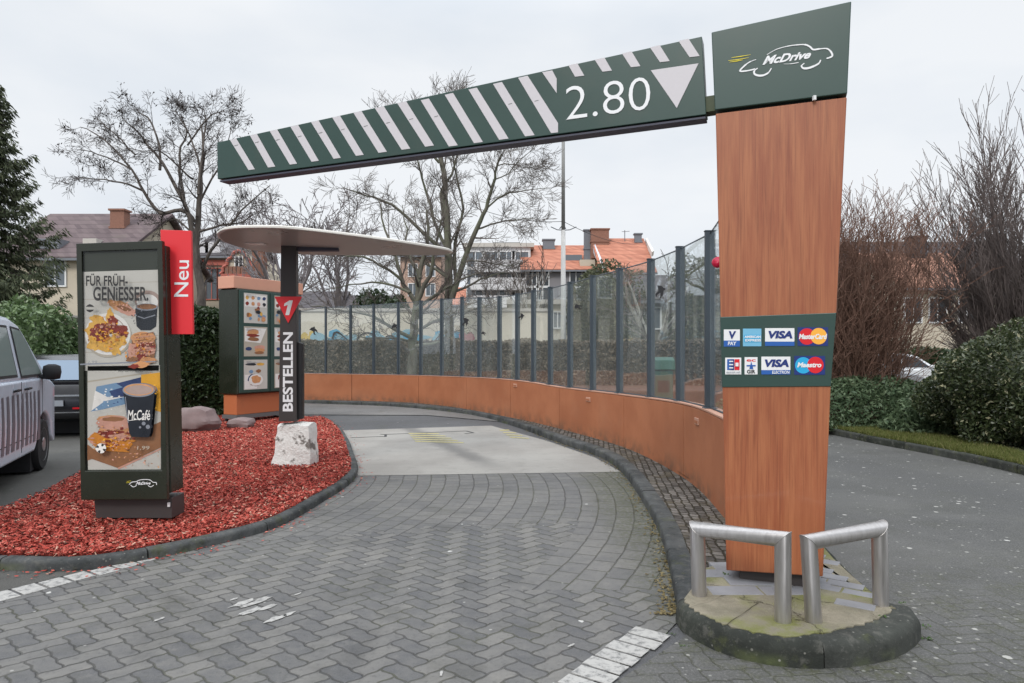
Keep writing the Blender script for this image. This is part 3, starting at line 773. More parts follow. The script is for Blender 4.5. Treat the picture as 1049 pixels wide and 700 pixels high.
# column cladding
mb=MB(); mb.prism(GP.pts([(733,116.5),(867.6,99.5),(856.7,322),(738.2,326.5)]),BK*.30); mb.build('upper_cladding',wood,gate,bevel=.006)
mb=MB(); mb.prism(GP.pts([(740,395.5),(851,395),(843,591),(744,584.5)]),BK*.30); mb.build('lower_cladding',wood,gate,bevel=.006)
mb=MB(); mb.prism(GP.pts([(738,325),(856.6,320.6),(851,396),(739.8,396.8)],.006),BK*.31); cp=mb.build('payment_panel',green_dark,gate,bevel=.003)
mb=MB(); mb.prism(GP.pts([(757,586),(839,590),(839,606),(757,602.5)],-.05),BK*.2); mb.build('plinth',grey_post,gate,bevel=.004)
mb=MB(); mb.prism(GP.pts([(745,110),(858,96),(858,104),(745,120)],-.03),BK*.2); mb.build('shadow_gap',black_gap,gate)
mb=MB(); mb.prism(GP.pts([(729,34),(872,2.3),(867.8,96.4),(732.4,113.4)],.012),BK*.30); hd=mb.build('header_panel',green_dark,gate,bevel=.005)
# header logo
mb=MB(); fn=lambda x,y:(lambda q:GP.px(q[0],q[1],.0155))(z8(x,y))
text_on(mb,'McDrive',[(425,356),(680,320),(692,276),(438,308)],fn,0,bold=.035,shear=.25)
for pts,w_ in (([(450,300),(500,272),(560,255),(610,248),(655,247),(680,258),(698,273),(735,269),(770,268),(790,282),(800,305),(785,316),(768,320)],[3,4,5,6,9,10,9,6,8,10,9,7,4]),
               ([(392,326),(360,338),(335,355),(305,387),(345,386),(388,376)],[3,6,8,8,7,4]),
               ([(400,372),(382,388),(384,404),(405,412),(432,410),(458,396),(474,372)],[5,10,11,11,9,6,3]),
               ([(650,346),(635,360),(645,373),(672,372),(705,360),(728,346),(738,328)],[5,9,11,11,9,7,3]),([(540,350),(580,349),(620,342)],[2,4,2])):
    stroke(mb,smooth2([(a,b) for a,b in pts],5),[w_[min(len(w_)-1,int(i/5))] for i in range((len(pts)-1)*5+1)],fn)
mb.build('logo_lettering',white_let,hd)
yel=simple('yellow_print',(.75,.62,.03),.45,var=.05)
mb=MB()
for pts in ([(260,316),(310,309),(362,300)],[(243,332),(290,327),(352,316)],[(250,340),(290,334),(320,328)]): stroke(mb,pts,[2,4,1.5],fn)
mb.build('logo_stripe',yel,hd)
mb=MB(); q=z8(703,534); c=GP.px(q[0],q[1],.02); mb.box(c,(.015,.02,.025)); mb.build('cladding_clip',white_pt,gate)
# bar
bar=MB(); bar.prism(GP.pts([(222.3,146),(719,37.4),(723.2,117.2),(222.8,183.5)]),BK*.115); bo=bar.build('height_bar',green_dark,gate,bevel=.003)
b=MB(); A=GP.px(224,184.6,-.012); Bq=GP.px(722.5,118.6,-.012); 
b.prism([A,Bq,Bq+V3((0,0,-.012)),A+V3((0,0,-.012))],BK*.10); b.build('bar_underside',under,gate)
b=MB(); b.prism(GP.pts([(721,98),(734,96),(734,112),(721,114)],-.02),BK*.09); b.build('bar_bracket',simple('olive_bracket',hexc('46532f',.6),.5),gate)
mb=MB(); fn7=lambda x,y:(lambda q:GP.px(q[0],q[1],.003))(z7(x,y)); fn6=lambda x,y:(lambda q:GP.px(q[0],q[1],.003))(z6(x,y))
for (a,b_,c,d) in ((125,148,215,192),(197,222,288,262),(268,295,366,340),(342,370,444,418),(416,443,523,497),(492,520,605,577),(568,597,688,658),(645,677,772,741),(725,757,857,825)):
    top=lambda x:437-(x-78)*.2185+5.5; bot=lambda x:572.5-(x-80)*.1325-15
    mb.poly([fn6(a,top(a)),fn6(b_,top(b_)),fn6(c,bot(c)-2),fn6(d,bot(d)-2)])
for (a,b_,c,d) in ((-31,-2,102,70),(55,85,192,160),(140,170,284,250),(228,260,377,343)):
    top=lambda x:280-(x-0)*.2245+3; bot=lambda x:465-(x-0)*.1325
    mb.poly([fn7(a,top(a)),fn7(b_,top(b_)),fn7(c,bot(c)),fn7(d,bot(d))])
mb.poly([fn7(318,210),fn7(352,202),fn7(461,372),fn7(461,405),fn7(436,408)])
mb.poly([fn7(404,190),fn7(440,183),fn7(456,213),fn7(456,265)])
for q in (((498,165),(530,158),(555,202),(522,206)),((592,145),(627,137),(654,184),(620,188)),((690,123),(724,115),(756,168),(722,172)),((790,101),(825,93),(861,150),(826,154)),((892,78),(928,70),(968,132),(932,136))):
    mb.poly([fn7(*p) for p in q])
mb.build('stripe_marking',white_film,bo)
mb=MB(); mb.poly([fn7(793,183),fn7(964,158),fn7(886,318)]); mb.build('arrow_marking',white_film,bo)
rvm=simple('dark_rivet',(.2,.2,.2),.5)
for x,y,f_ in [(a,b,fn6) for a,b in ((148,452),(222,441),(297,432),(375,420),(450,407),(530,395),(612,383),(692,371),(775,358),(865,348))]+[(290,303,fn7),(384,292,fn7)]:
    mb=MB(); stroke(mb,[(x-7,y+2),(x+7,y-2)],2.0,lambda x,y,f_=f_:f_(x,y)+GP.n*.0015); mb.build('film_joint',rvm,bo)
mb=MB(); text_on(mb,'2.80',[(490,361),(792,322),(790,204),(488,243)],lambda x,y:(lambda q:GP.px(q[0],q[1],.004))(z7(x,y)),0,bold=-.012); mb.build('height_lettering',white_let,bo)
# payment logos
nb=simple('navy_print',(.012,.030,.16),.4,var=.03); bl=simple('blue_print',(.02,.10,.36),.4,var=.03); lb=simple('light_blue_print',(.16,.42,.60),.4,var=.05); cyan=simple('cyan_print',(.02,.35,.62),.4,var=.03)
redp=simple('red_print',(.62,.012,.02),.4,var=.03); oran=simple('orange_print',(.85,.40,.05),.4,var=.03); greyp=simple('grey_print',(.25,.27,.3),.4)
def card(items,name='payment_sticker'):
    """items: (kind, data, material index) in zoomed coordinates, layered outward by 1 mm"""
    b=MB(); mats=[white_pt,nb,bl,lb,cyan,redp,oran,greyp,black_gap]
    for i,(pts,mi) in enumerate(items):
        off=.0085+i*.0009
        fn=lambda x,y,off=off:(lambda q:GP.px(q[0],q[1],off))(z1(x,y))
        if isinstance(pts[0],str): text_on(b,pts[0],pts[1],fn,mi,bold=pts[2],shear=pts[3])
        else: b.poly([fn(*p) for p in pts],mi)
    return b.build(name,mats,cp)
Q=lambda x0,y0,x1,y1:[(x0,y0),(x1,y0),(x1,y1),(x0,y1)]
card([(Q(126,220,222,286),0),(Q(126,286,222,322),2),(('V',rect_quad(156,230,200,276),.05,.1),1),(('PAY',rect_quad(150,292,202,314),.03,.1),0)])
card([(Q(240,215,350,320),3),(Q(248,252,342,296),4),(('AMERICAN',rect_quad(250,256,346,271),.04,0),0),(('EXPRESS',rect_quad(254,277,348,292),.04,0),0)])
card([(Q(372,212,547,292),0),(Q(372,292,547,318),2),(('VISA',rect_quad(392,228,536,274),.05,.2),1)])
card([(Q(566,207,748,318),1),(circle(622,262,49),5),(circle(692,260,49),6),(('MasterCard',rect_quad(574,246,742,278),.04,.2),0)])
card([(Q(134,388,230,488),0),(Q(146,397,188,462),2),(Q(190,397,220,462),5),(Q(168,397,188,462),1),(Q(158,407,182,414),0),(Q(158,426,182,433),0),(Q(158,445,182,452),0),(Q(196,418,214,440),0),(('electronic cash',rect_quad(142,468,224,480),.02,0),7)])
card([(Q(250,385,327,488),0),(('ec',rect_quad(262,398,316,412),.02,0),5),([(290,410),(302,456),(278,456)],2),(Q(262,432,316,440),2),(('GIR',rect_quad(264,460,314,482),.03,0),8)])
card([(Q(350,382,523,462),0),(Q(350,462,523,488),2),(('VISA',rect_quad(370,398,514,444),.05,.2),1),(('ELECTRON',rect_quad(414,466,518,484),.02,.1),0)])
card([(Q(546,378,730,490),1),(circle(600,434,49),4),(circle(672,432,49),5),(('Maestro',rect_quad(564,416,708,446),.04,.2),0)])
# red round lamp behind the column
lm=thing('signal_lamp','small round red lamp mounted behind the wooden column edge','lamp',tuple(P(735,269,4.75)))
b=MB(); b.lathe(lm.location,[(.0,-.03),(.03,-.03),(.038,-.01),(.038,.02),(.0,.03)],16,axis=Matrix.Rotation(R(90),3,'X')); b.build('lens',simple('red_plastic',(.5,.01,.05),.25),lm,smooth=True)
b=MB(); b.box(lm.location+V3((.05,.03,0)),(.12,.03,.03)); b.build('mount_arm',black_gap,lm)

# ------------------------------------------------------------------ traffic island under the column
H=.127
top_px=[(694,614),(699,621),(707,627),(722,635),(741,643),(770,650.5),(804,655.5),(835,657),(864,656.3),(890,653.3),(913,648.6),(930,641),(941,632),(942,626),(936,620.5),(921,616),(905,611),(881,591),(864,574),(846,556)]
tp=[G(x,y,H) for x,y in top_px]
tail=[V3((2.45,6.2,H)),V3((2.2,7.5,H)),V3((1.95,8.2,H))]
front=cr3(tp[:17],5)+tp[17:]
lineo=front+tail
kerb_stones('island_kerb',[V3((p.x,p.y,0)) for p in cr3(tp[:15],5)],.72,[(-.012,-.05),(-.008,H-.055),(0,H-.03),(.014,H-.01),(.035,H-.001),(.15,H),(.15,-.05)],joint=.006,mat=m_kerb_dark)
kerb_stones('island_kerb',[V3((p.x,p.y,0)) for p in [tp[14]]+tp[15:]+tail[:2]],.5,[(0,-.05),(0,H-.045),(.012,H-.022),(.075,H-.018),(.075,-.05)],joint=.006,mat=m_kerb_dark)
inn=[V3((p.x,p.y,H+.003)) for p in lineo]
ins=[]; r_=random.Random(40)
for i,p in enumerate(inn):
    a=inn[max(0,i-1)]; b=inn[min(len(inn)-1,i+1)]; t=(b-a).normalized(); f=min(1,max(0,(i-30)/14)); k=.035+.095*f
    if i>=len(inn)-9: k=.05
    ins.append(p+V3((-t.y,t.x,0))*(k+r_.uniform(-.008,.012)))
backp=[V3((2.06,8.0,H)),V3((2.02,6.4,H)),V3((1.95,5.2,H)),V3((1.68,4.62,H)),V3((1.16,4.30,H)),V3((1.09,4.05,H))]
poly=ins+[V3((p.x,p.y,H+.003)) for p in backp]
mb=MB(); mb.prism(poly,(0,0,-.06)); struct(mb.build('island_surface',m_moss))
# grey paving blocks set on the island
m_blk=simple('grey_paving_block',(.20,.20,.21),.8,var=.28,vs=7,bump=.4,bs=60,dirt=.35)
mb=MB(); r_=random.Random(12)
def blk(x,y,w_,l_,a):
    c=G(x,y,H); M=Matrix.Translation((c.x,c.y,H-.028+r_.uniform(-.003,.004)))@Matrix.Rotation(a,4,'Z'); mb.box(0,(w_,l_,.06),M=M)
a0=-.62
o_=G(866,600,H); ux=V3((math.cos(a0),math.sin(a0),0)); uy=V3((-math.sin(a0),math.cos(a0),0))
outl=[V3((p.x,p.y,0)) for p in poly]
def blkat(c,a,w_=.197,l_=.098):
    M=Matrix.Translation((c.x,c.y,H-.024+r_.uniform(-.003,.004)))@Matrix.Rotation(a+r_.uniform(-.03,.03),4,'Z'); mb.box(0,(w_,l_,.06),M=M)
for i in range(-4,5):
    for j in range(-6,30):
        c=V3((o_.x,o_.y,0))+ux*(i*.205+(j%2)*.1)+uy*(j*.105)
        if all(inside(c.x+sx*ux.x+sy*uy.x,c.y+sx*ux.y+sy*uy.y,outl) for sx in (-.05,.05) for sy in (-.02,.02)) and (c.x>1.80+r_.random()*.06 or c.y>3.95) and c.x>1.7 and c.y>3.52: blkat(c,a0)
for i in range(6):
    for j in range(4):
        c=V3((1.28+i*.30-(j%2)*.15,3.93+j*.152,0))
        if inside(c.x-.10,c.y,outl) and c.x<1.75: blkat(c,0,.292,.148)
struct(mb.build('island_paving',m_blk,bevel=.005))
# crumbs, weeds
weed=leafmat('weed_leaf',(.03,.07,.015),(.09,.15,.03))
mb=MB()
def tuft(x,y,h,n,s):
    c=G(x,y,h)
    for i in range(n):
        a=r_.uniform(0,6.28); p=c+V3((r_.gauss(0,s),r_.gauss(0,s*.7),0)); u=V3((math.cos(a),math.sin(a),r_.uniform(.2,1)))*s*r_.uniform(.4,.9); w_=V3((-math.sin(a),math.cos(a),0))*s*.3; mb.add([p,p+u*.5+w_,p+u,p+u*.5-w_],[(0,1,2,3)])
for (x,y,h,n,s) in ((866,680,0,34,.022),(830,679,0,22,.016),(950,655,0,30,.016),(947,642,0,14,.014),(742,590,.127,26,.022),(718,652,0,14,.012),(704,645,0,12,.01),(760,670,0,10,.010),(905,632,.127,16,.014),(845,668,0,10,.012),(700,662,0,16,.011),(690,650,0,12,.012),(925,618,.1,22,.012)): tuft(x,y,h,n,s)
tag(mb.build('weed_growth',weed),'small green weeds growing round the mossy traffic island kerb','weeds',kind='stuff')
# steel hoops
def hoop(lab,A,B,ha,hb,tilt=(0,0)):
    root=thing('steel_bollard_hoop',lab,'bollard',(A.x,A.y,H),'stainless protection hoops on the traffic island')
    r=.041; b=MB(); a=V3((A.x,A.y,H-.03)); c=V3((B.x,B.y,H-.03)); at=V3((A.x+tilt[0],A.y,H+ha)); ct=V3((B.x+tilt[1],B.y,H+hb))
    b=MB(); b.tube([a,at,ct,c],r,24); b.build('tube_frame',steel,root,auto=40)
    # weld beads at the mitred corners
    for (p,q,s) in ((a,at,ct),(c,ct,at)):
        d1=(q-p).normalized(); d2=(s-q).normalized(); tt=(d1+d2).normalized(); u=d1.cross(d2).normalized(); v=tt.cross(u).normalized(); k=1/abs(d1.dot(tt)); b=MB()
        b.tube([q+(u*math.cos(x)+v*k*math.sin(x))*(r+.0005) for x in [2*math.pi*i/24 for i in range(24)]],.0022,5,closed=True,cap=False); b.build('weld_bead',steel,root,smooth=True)
A=G(716.5,610,H);B=G(802,637,H); hoop('stainless steel hoop set against the curved kerb side of the island',A,B,.375,.42,(-.012,0))
A=G(834,637,H);B=G(902.5,620,H); hoop('stainless steel hoop on the rounded asphalt side of the island',A,B,.405,.415,(-.028,-.01))

# ------------------------------------------------------------------ advertising pillar
ZS=5.62
SP=Plane((0,ZS,0),(0,-1,0))
sg=thing('advertising_pillar','dark olive poster pillar showing breakfast adverts on the red mulch bed','sign',(-3.2,ZS+.14,.1))
def a2(x,y): return (60+x/4.375,220+y/4.375)
def a3(x,y): return (60+x/4.118,370+y/4.118)
mb=MB(); mb.prism(SP.pts([(82.5,253.5),(166.5,250.5),(172.0,506.5),(88.5,508)],-.05),(0,.22,0)); mb.build('cabinet',green_frame,sg,bevel=.008)
mb=MB()
o_=[(78.6,249.8),(166.5,246.8),(171.5,511.8),(83.5,512.3)]; i_=[(84.2,257.8),(161.6,255.3),(166.3,481.8),(87.6,482.3)]
fo=SP.pts(o_,.008); fi=SP.pts(i_,.008); bo_=[p+V3((0,.045,0)) for p in fo]; bi=[p+V3((0,.045,0)) for p in fi]
mb.add(fo+fi+bo_+bi,[(0,1,5,4),(1,2,6,5),(2,3,7,6),(3,0,4,7),(8,12,13,9),(9,13,14,10),(10,14,15,11),(11,15,12,8),(0,8,9,1),(1,9,10,2),(2,10,11,3),(3,11,8,0),(4,5,13,12),(5,6,14,13),(6,7,15,14),(7,4,12,15)])
dfr=mb.build('display_door',green_frame,sg,bevel=.005)
mb=MB(); mb.poly(SP.pts([(85,257.5),(161.6,255),(166.3,482),(88.4,482.5)],-.0145)); mb.build('back_board',green_panel,sg)
mb=MB(); mb.prism(SP.pts([(90,512),(171,512),(171,533.5),(92,533.5)],-.08),(0,.22,0)); mb.build('foot',grey_post,sg,bevel=.004)
b=MB(); b.box(SP.px(168.5,519,-.07),(.02,.01,.035)); b.build('inspection_sticker',white_pt,sg)
# posters
bd=[simple('poster_wood_white',hexc('d8d4cb',.75),.35,var=.09,vs=3),simple('poster_ink',(.03,.028,.028),.4),simple('poster_plate',hexc('ece8e2',.85),.3,var=.04),
    simple('poster_egg',hexc('e8b354',.8),.4,var=.28,vs=22),simple('poster_bacon',hexc('8c3326',.8),.4,var=.45,vs=26),simple('poster_toast',hexc('d79a68',.8),.4,var=.28,vs=18),
    simple('poster_brown',hexc('a3704a',.7),.4,var=.3,vs=12),simple('poster_cup',hexc('262a33',.7),.3,var=.3,vs=10),simple('poster_blue',hexc('7d9fc0',.75),.4,var=.2,vs=9),
    simple('poster_denim',hexc('36497a',.7),.4,var=.3,vs=9),simple('poster_coffee',hexc('b39c92',.8),.3,var=.15,vs=20),simple('poster_yellow',hexc('efae33',.85),.4,var=.12,vs=12),
    simple('poster_pink',hexc('d8a08c',.8),.4,var=.25,vs=14),simple('poster_board_edge',hexc('c9bfae',.7),.35,var=.1,vs=6),simple('poster_cup_light',hexc('8c8f98',.8),.3),simple('poster_cheese',hexc('d98a2b',.8),.4,var=.2,vs=18)]
pr=random.Random(21); OFF=[-.026]
def clip_poly(poly,x0,y0,x1,y1):
    for (ax,sgn,lim) in ((0,1,x0),(0,-1,x1),(1,1,y0),(1,-1,y1)):
        out=[]
        for i in range(len(poly)):
            a=poly[i-1]; b=poly[i]; ia=sgn*(a[ax]-lim)>=0; ib=sgn*(b[ax]-lim)>=0
            if ia!=ib:
                t_=(lim-a[ax])/(b[ax]-a[ax]); out.append((a[0]+(b[0]-a[0])*t_,a[1]+(b[1]-a[1])*t_))
            if ib: out.append(b)
        poly=out
        if len(poly)<3: return []
    return poly
def poster(name,conv,plane,items,clip,parent,off0,step=.0006):
    b=MB(); k=0
    for pts,mi in items:
        k+=1; off=off0+k*step; fn=lambda x,y,off=off:(lambda q:plane.px(q[0],q[1],off))(conv(x,y))
        if isinstance(pts[0],str): text_on(b,pts[0],pts[1],fn,mi,bold=pts[2],shear=pts[3])
        elif isinstance(pts,tuple) and pts[0]==0: stroke(b,pts[1],pts[2],fn,mi)
        else:
            pp=clip_poly(pts,*clip)
            if pp: b.poly([fn(*p) for p in pp],mi)
    return b.build(name,bd,parent)
B_=lambda *a,**k: blob(*a,pr,**k)
it=[([(106,256),(442,246),(450,700),(112,700)],0)]
for yy in (300,372,455,540,610): it.append(((0,[(106,yy+8),(445,yy)],2.2),13))
it+=[(B_(238,396,24,12,jag=.1,rot=.6),5),(B_(275,412,52,24,jag=.12,rot=.3),5),(B_(305,430,46,20,jag=.12,rot=.35),12),(B_(290,420,34,10,jag=.2,rot=.3),6)]
it+=[(circle(395,385,58,30,ry=46),10),(circle(395,392,48,26,ry=36),2),([(340,420),(440,410),(434,500),(410,518),(365,518),(346,500)],7),(circle(392,414,50,26,ry=16),14),(circle(392,412,44,26,ry=12),6),(([0][0],[(352,455),(380,465),(430,450)],5),14)]
it+=[(circle(218,542,106,44,ry=98),13),(circle(217,535,102,44,ry=94),2),(circle(217,532,82,40,ry=76),10),(circle(217,531,78,40,ry=72),2)]
for (x,y,a,b_,m_) in ((175,480,40,24,3),(155,520,34,40,3),(170,575,44,28,3),(240,590,48,26,3),(272,560,30,40,3),(230,470,50,20,3),(190,540,42,40,3),(215,510,55,26,4),(180,545,40,22,4),(268,512,44,18,4),(240,480,22,30,4),(165,520,26,18,4),(255,555,34,22,3),(205,600,40,14,3),(285,530,24,14,4),(150,560,18,14,3)): it.append((B_(x,y,a,b_,jag=.22,rot=pr.uniform(0,3)),m_))
for i in range(26): it.append((B_(217+pr.gauss(0,38),532+pr.gauss(0,34),pr.uniform(5,11),pr.uniform(3,7),jag=.3),pr.choice((3,11,4,15,12))))
it+=[([(330,545),(425,525),(436,590),(428,640),(350,650),(322,600)],6),(B_(378,555,54,32,jag=.08),5),(B_(378,590,54,18,jag=.12),4),(B_(378,612,56,22,jag=.1),12),(B_(350,640,40,18,jag=.2),4),(B_(335,610,26,36,jag=.2),12),(B_(400,652,38,14,jag=.2),5),(B_(330,648,26,12,jag=.3),6)]
for i in range(7): it.append(((0,[(338+i*1.5,540+i*13),(425+i*.6,528+i*14)],3),12 if i%2 else 6))
for i in range(22): it.append((B_(375+pr.gauss(0,28),600+pr.gauss(0,32),pr.uniform(4,9),pr.uniform(2,6),jag=.3),pr.choice((5,4,12,6,15))))
for (cx_,cy_,sx_,sy_,n_,cols) in ((217,532,46,42,70,(3,11,15,5,4,6)),(376,595,30,34,60,(5,12,6,15,4)),(372,450,20,22,14,(7,14)),(275,412,26,12,16,(5,12,6)),(232,500,34,18,26,(4,6,12))):
    for i in range(n_): it.append((B_(cx_+max(-1.7,min(1.7,pr.gauss(0,1)))*sx_,cy_+max(-1.7,min(1.7,pr.gauss(0,1)))*sy_,pr.uniform(2,5.5),pr.uniform(1.5,3.5),jag=.3,rot=pr.uniform(0,3)),pr.choice(cols)))
# stamp
for s_ in (1,-1): it.append(([(135,421+s_*6),(172,421+s_*6),(166,421+s_*13),(153,421+s_*19),(141,421+s_*13)],1))
it.append((('FÜR FRÜH-',rect_quad(136,266,322,322),.025,.0),1)); it.append((('GENiESSER.',rect_quad(168,325,414,388),.025,.0),1))
it.append(([(110,668),(450,655),(450,661),(110,674)],14)); it.append((B_(380,672,36,14,jag=.2),5)); it.append((B_(350,680,26,10,jag=.3),4)); it.append((('2,99',rect_quad(142,655,186,668),.0,.1),14))
poster('poster',a2,SP,it,(107,240,446,700),sg,-.0135,.00018)
it=[([(112,22),(426,18),(430,458),(120,460)],0)]
it+=[([(112,85),(426,40),(426,46),(112,92)],13),(('AUCH ZUM MITNEHMEN',rect_quad(248,34,352,46),.0,.0),7),
     ([(156,108),(240,92),(300,95),(270,170),(150,212),(145,160)],8),([(150,125),(200,150),(290,130),(280,185),(135,215)],2),([(155,110),(215,110),(260,150),(200,152)],8),
     ([(210,128),(276,108),(282,150),(225,155)],9),([(240,95),(345,68),(345,100),(300,110),(270,112)],9),([(130,214),(190,170),(282,150),(282,182),(180,205)],8),([(345,58),(426,48),(430,216),(405,210),(395,120),(345,100)],11),
     ([(118,390),(430,255),(430,365),(245,452),(120,408)],6),([(245,452),(430,368),(430,374),(250,458)],12),([(118,352),(180,400),(118,420)],6)]
it+=[([(280,120),(414,120),(396,300),(388,320),(316,318),(306,300)],7),(circle(346,122,68,34,ry=29),14),(circle(346,120,63,34,ry=25),5),(circle(346,121,57,34,ry=20),10),((0,[(290,150),(302,260)],3),14),
     (('McCafé',rect_quad(300,205,394,248),.01,.15),2),((0,[(303,250),(350,244),(392,232)],2.2),2),(circle(367,262,8,14),14),(circle(385,276,9,14),14),(circle(352,278,5,12),14)]
it+=[(B_(228,352,80,30,jag=.1),15),(B_(165,330,44,26,jag=.2),12),(B_(235,300,72,34,jag=.05),5),(B_(220,246,66,16,jag=.1),5),(B_(232,262,76,30,jag=.06),12),(B_(228,246,48,10,jag=.12),6),(B_(230,306,78,14,jag=.15),4),(B_(262,322,40,16,jag=.25),12),(B_(190,318,34,10,jag=.3),4)]
it+=[([(140,340),(230,352),(300,330),(290,372),(210,382)],15),([(118,330),(165,345),(235,382),(300,386),(240,350),(150,300)],15)]
for i in range(22): it.append((B_(225+pr.gauss(0,45),325+pr.gauss(0,20),pr.uniform(5,14),pr.uniform(3,7),jag=.3),pr.choice((4,12,12,15,5))))
for (cx_,cy_,sx_,sy_,n_,cols) in ((235,305,42,18,40,(5,12,6,5)),(225,348,48,14,50,(15,4,12,11)),(330,400,60,30,40,(6,12,5)),(240,160,50,26,22,(8,9,2)),(410,130,10,50,10,(11,15)),(200,240,60,20,14,(0,13))):
    for i in range(n_): it.append((B_(cx_+max(-1.6,min(1.6,pr.gauss(0,1)))*sx_,cy_+max(-1.6,min(1.6,pr.gauss(0,1)))*sy_,pr.uniform(2,6),pr.uniform(1,3),jag=.3,rot=pr.uniform(-.4,.4)),pr.choice(cols)))
it+=[([(280,120),(414,120),(396,300),(388,320),(316,318),(306,300)],7),(circle(346,122,68,34,ry=29),14),(circle(346,120,63,34,ry=25),5),(circle(346,121,57,34,ry=20),10),((0,[(290,150),(302,260)],3),14),(('McCafé',rect_quad(300,205,394,248),.01,.15),2),((0,[(303,250),(350,244),(392,232)],2.2),2),(circle(367,262,8,14),14),(circle(385,276,9,14),14),(circle(352,278,5,12),14)]
it+=[(circle(188,366,22,18,ry=21),2)]+[([(188+22*math.cos(a+.15),366+21*math.sin(a+.15)),(188+22*math.cos(a+.75),366+21*math.sin(a+.75)),(188+10*math.cos(a+.75),366+10*math.sin(a+.75)),(188+10*math.cos(a+.15),366+10*math.sin(a+.15))],1) for a in (0,1.57,3.14,4.71)]
it+=[(('1,99',rect_quad(340,356,392,374),.0,.1),13)]
poster('poster',a3,SP,it,(118,16,428,460),sg,-.0135,.00018)
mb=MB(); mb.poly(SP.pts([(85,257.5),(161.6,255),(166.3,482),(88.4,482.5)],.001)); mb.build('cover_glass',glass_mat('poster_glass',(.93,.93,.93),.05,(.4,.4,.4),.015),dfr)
fl=lambda x,y:(lambda q:SP.px(q[0],q[1],.0095))(a3(x,y))
mb=MB(); text_on(mb,'McDrive',[(328,522),(390,520),(392,508),(332,509)],fl,0,bold=.03,shear=.25)
for pts in ([(330,508),(350,500),(385,500),(400,510),(414,512),(416,522)],[(300,520),(312,510),(330,508)],[(306,522),(318,530),(332,524)],[(380,524),(392,530),(404,522)]): stroke(mb,smooth2(pts,4),2.6,fl)
mb.build('logo_lettering',white_let,dfr)
mb=MB(); stroke(mb,[(290,507),(308,504.5)],1.3,fl); stroke(mb,[(288,513),(304,511)],1.3,fl); mb.build('logo_stripe',yel,dfr)
# red flag panel
RP=Plane((0,ZS+.12,0),(0,-1,0))
redm=simple('red_panel_paint',hexc('e8323a',.85),.4,var=.04,spec=.4)
rf=MB(); rf.prism(RP.pts([(164.3,235.5),(195.5,236.5),(197.5,342.5),(166,342.5)]),(0,.03,0)); ro=rf.build('red_side_flag',redm,sg,bevel=.002)
mb=MB(); fr_=lambda x,y:(lambda q:RP.px(q[0],q[1],.002))(a2(x,y)); text_on(mb,'Neu',[(582,368),(586,205),(522,205),(518,368)],fr_,0,bold=.006); mb.build('flag_lettering',white_let,ro)

# ------------------------------------------------------------------ menu board
b0=V3((-5.46,13.6,0)); fd=V3((.47,.883,0)).normalized(); sd_=V3((-fd.y,fd.x,0)); MP=Plane(b0,V3((fd.y,-fd.x,0)))
mn=thing('menu_board','big dark green menu board with picture panels on the mulch bed','menu board',tuple(b0+fd*.6+sd_*.4+V3((0,0,.1))))
zt=P(247.5,295.3,13.6).z; zb=P(247.5,404.6,13.6).z; W_=1.62; D_=.56
def quadbox(p,fx,w_,d_,z0,z1):
    a=V3((p.x,p.y,z0)); sx=V3((-fx.y,fx.x,0)); return [a,a+fx*w_,a+fx*w_+sx*d_,a+sx*d_],(0,0,z1-z0)
mb=MB(); mb.prism(*quadbox(b0,fd,W_,D_,zb,zt)); mb.build('cabinet',green_frame,mn,bevel=.02)
mb=MB(); mb.prism(*quadbox(b0-fd*.04+sd_*.07,fd,W_+.25,D_-.10,zt+.005,zt+.25)); mb.build('top_fascia',simple('pale_orange_cladding',hexc('d29a82',.9),.5,var=.06),mn,bevel=.01)
mb=MB(); mb.prism(*quadbox(b0+fd*.04+sd_*.08,fd,W_-.05,D_-.18,.24,zb-.002)); mb.build('base_fascia',orange_panel,mn,bevel=.01)
mb=MB(); mb.prism(*quadbox(b0+fd*.02+sd_*.06,fd,W_-.02,D_-.14,.16,.238)); mb.build('base_rail',simple('grey_rail',(.12,.12,.12),.6),mn)
for k in (.15,1.4):
    b=MB(); c=b0+fd*k+sd_*.05; b.lathe((c.x,c.y,.08),[(.05,0),(.05,.03),(.03,.05),(.03,.1)],12); b.build('foot',soft_black,mn)
    b=MB(); c=b0+fd*k+sd_*.5; b.lathe((c.x,c.y,.08),[(.05,0),(.05,.03),(.03,.05),(.03,.1)],12); b.build('foot',soft_black,mn)
def m5(x,y): return (240+x/5.833,290+y/5.833)
rows=[((52,158,52,242),(186,268,78,250)),((58,158,262,438),(190,268,272,442)),((60,160,462,646),(196,268,462,632))]
H_=zt-zb
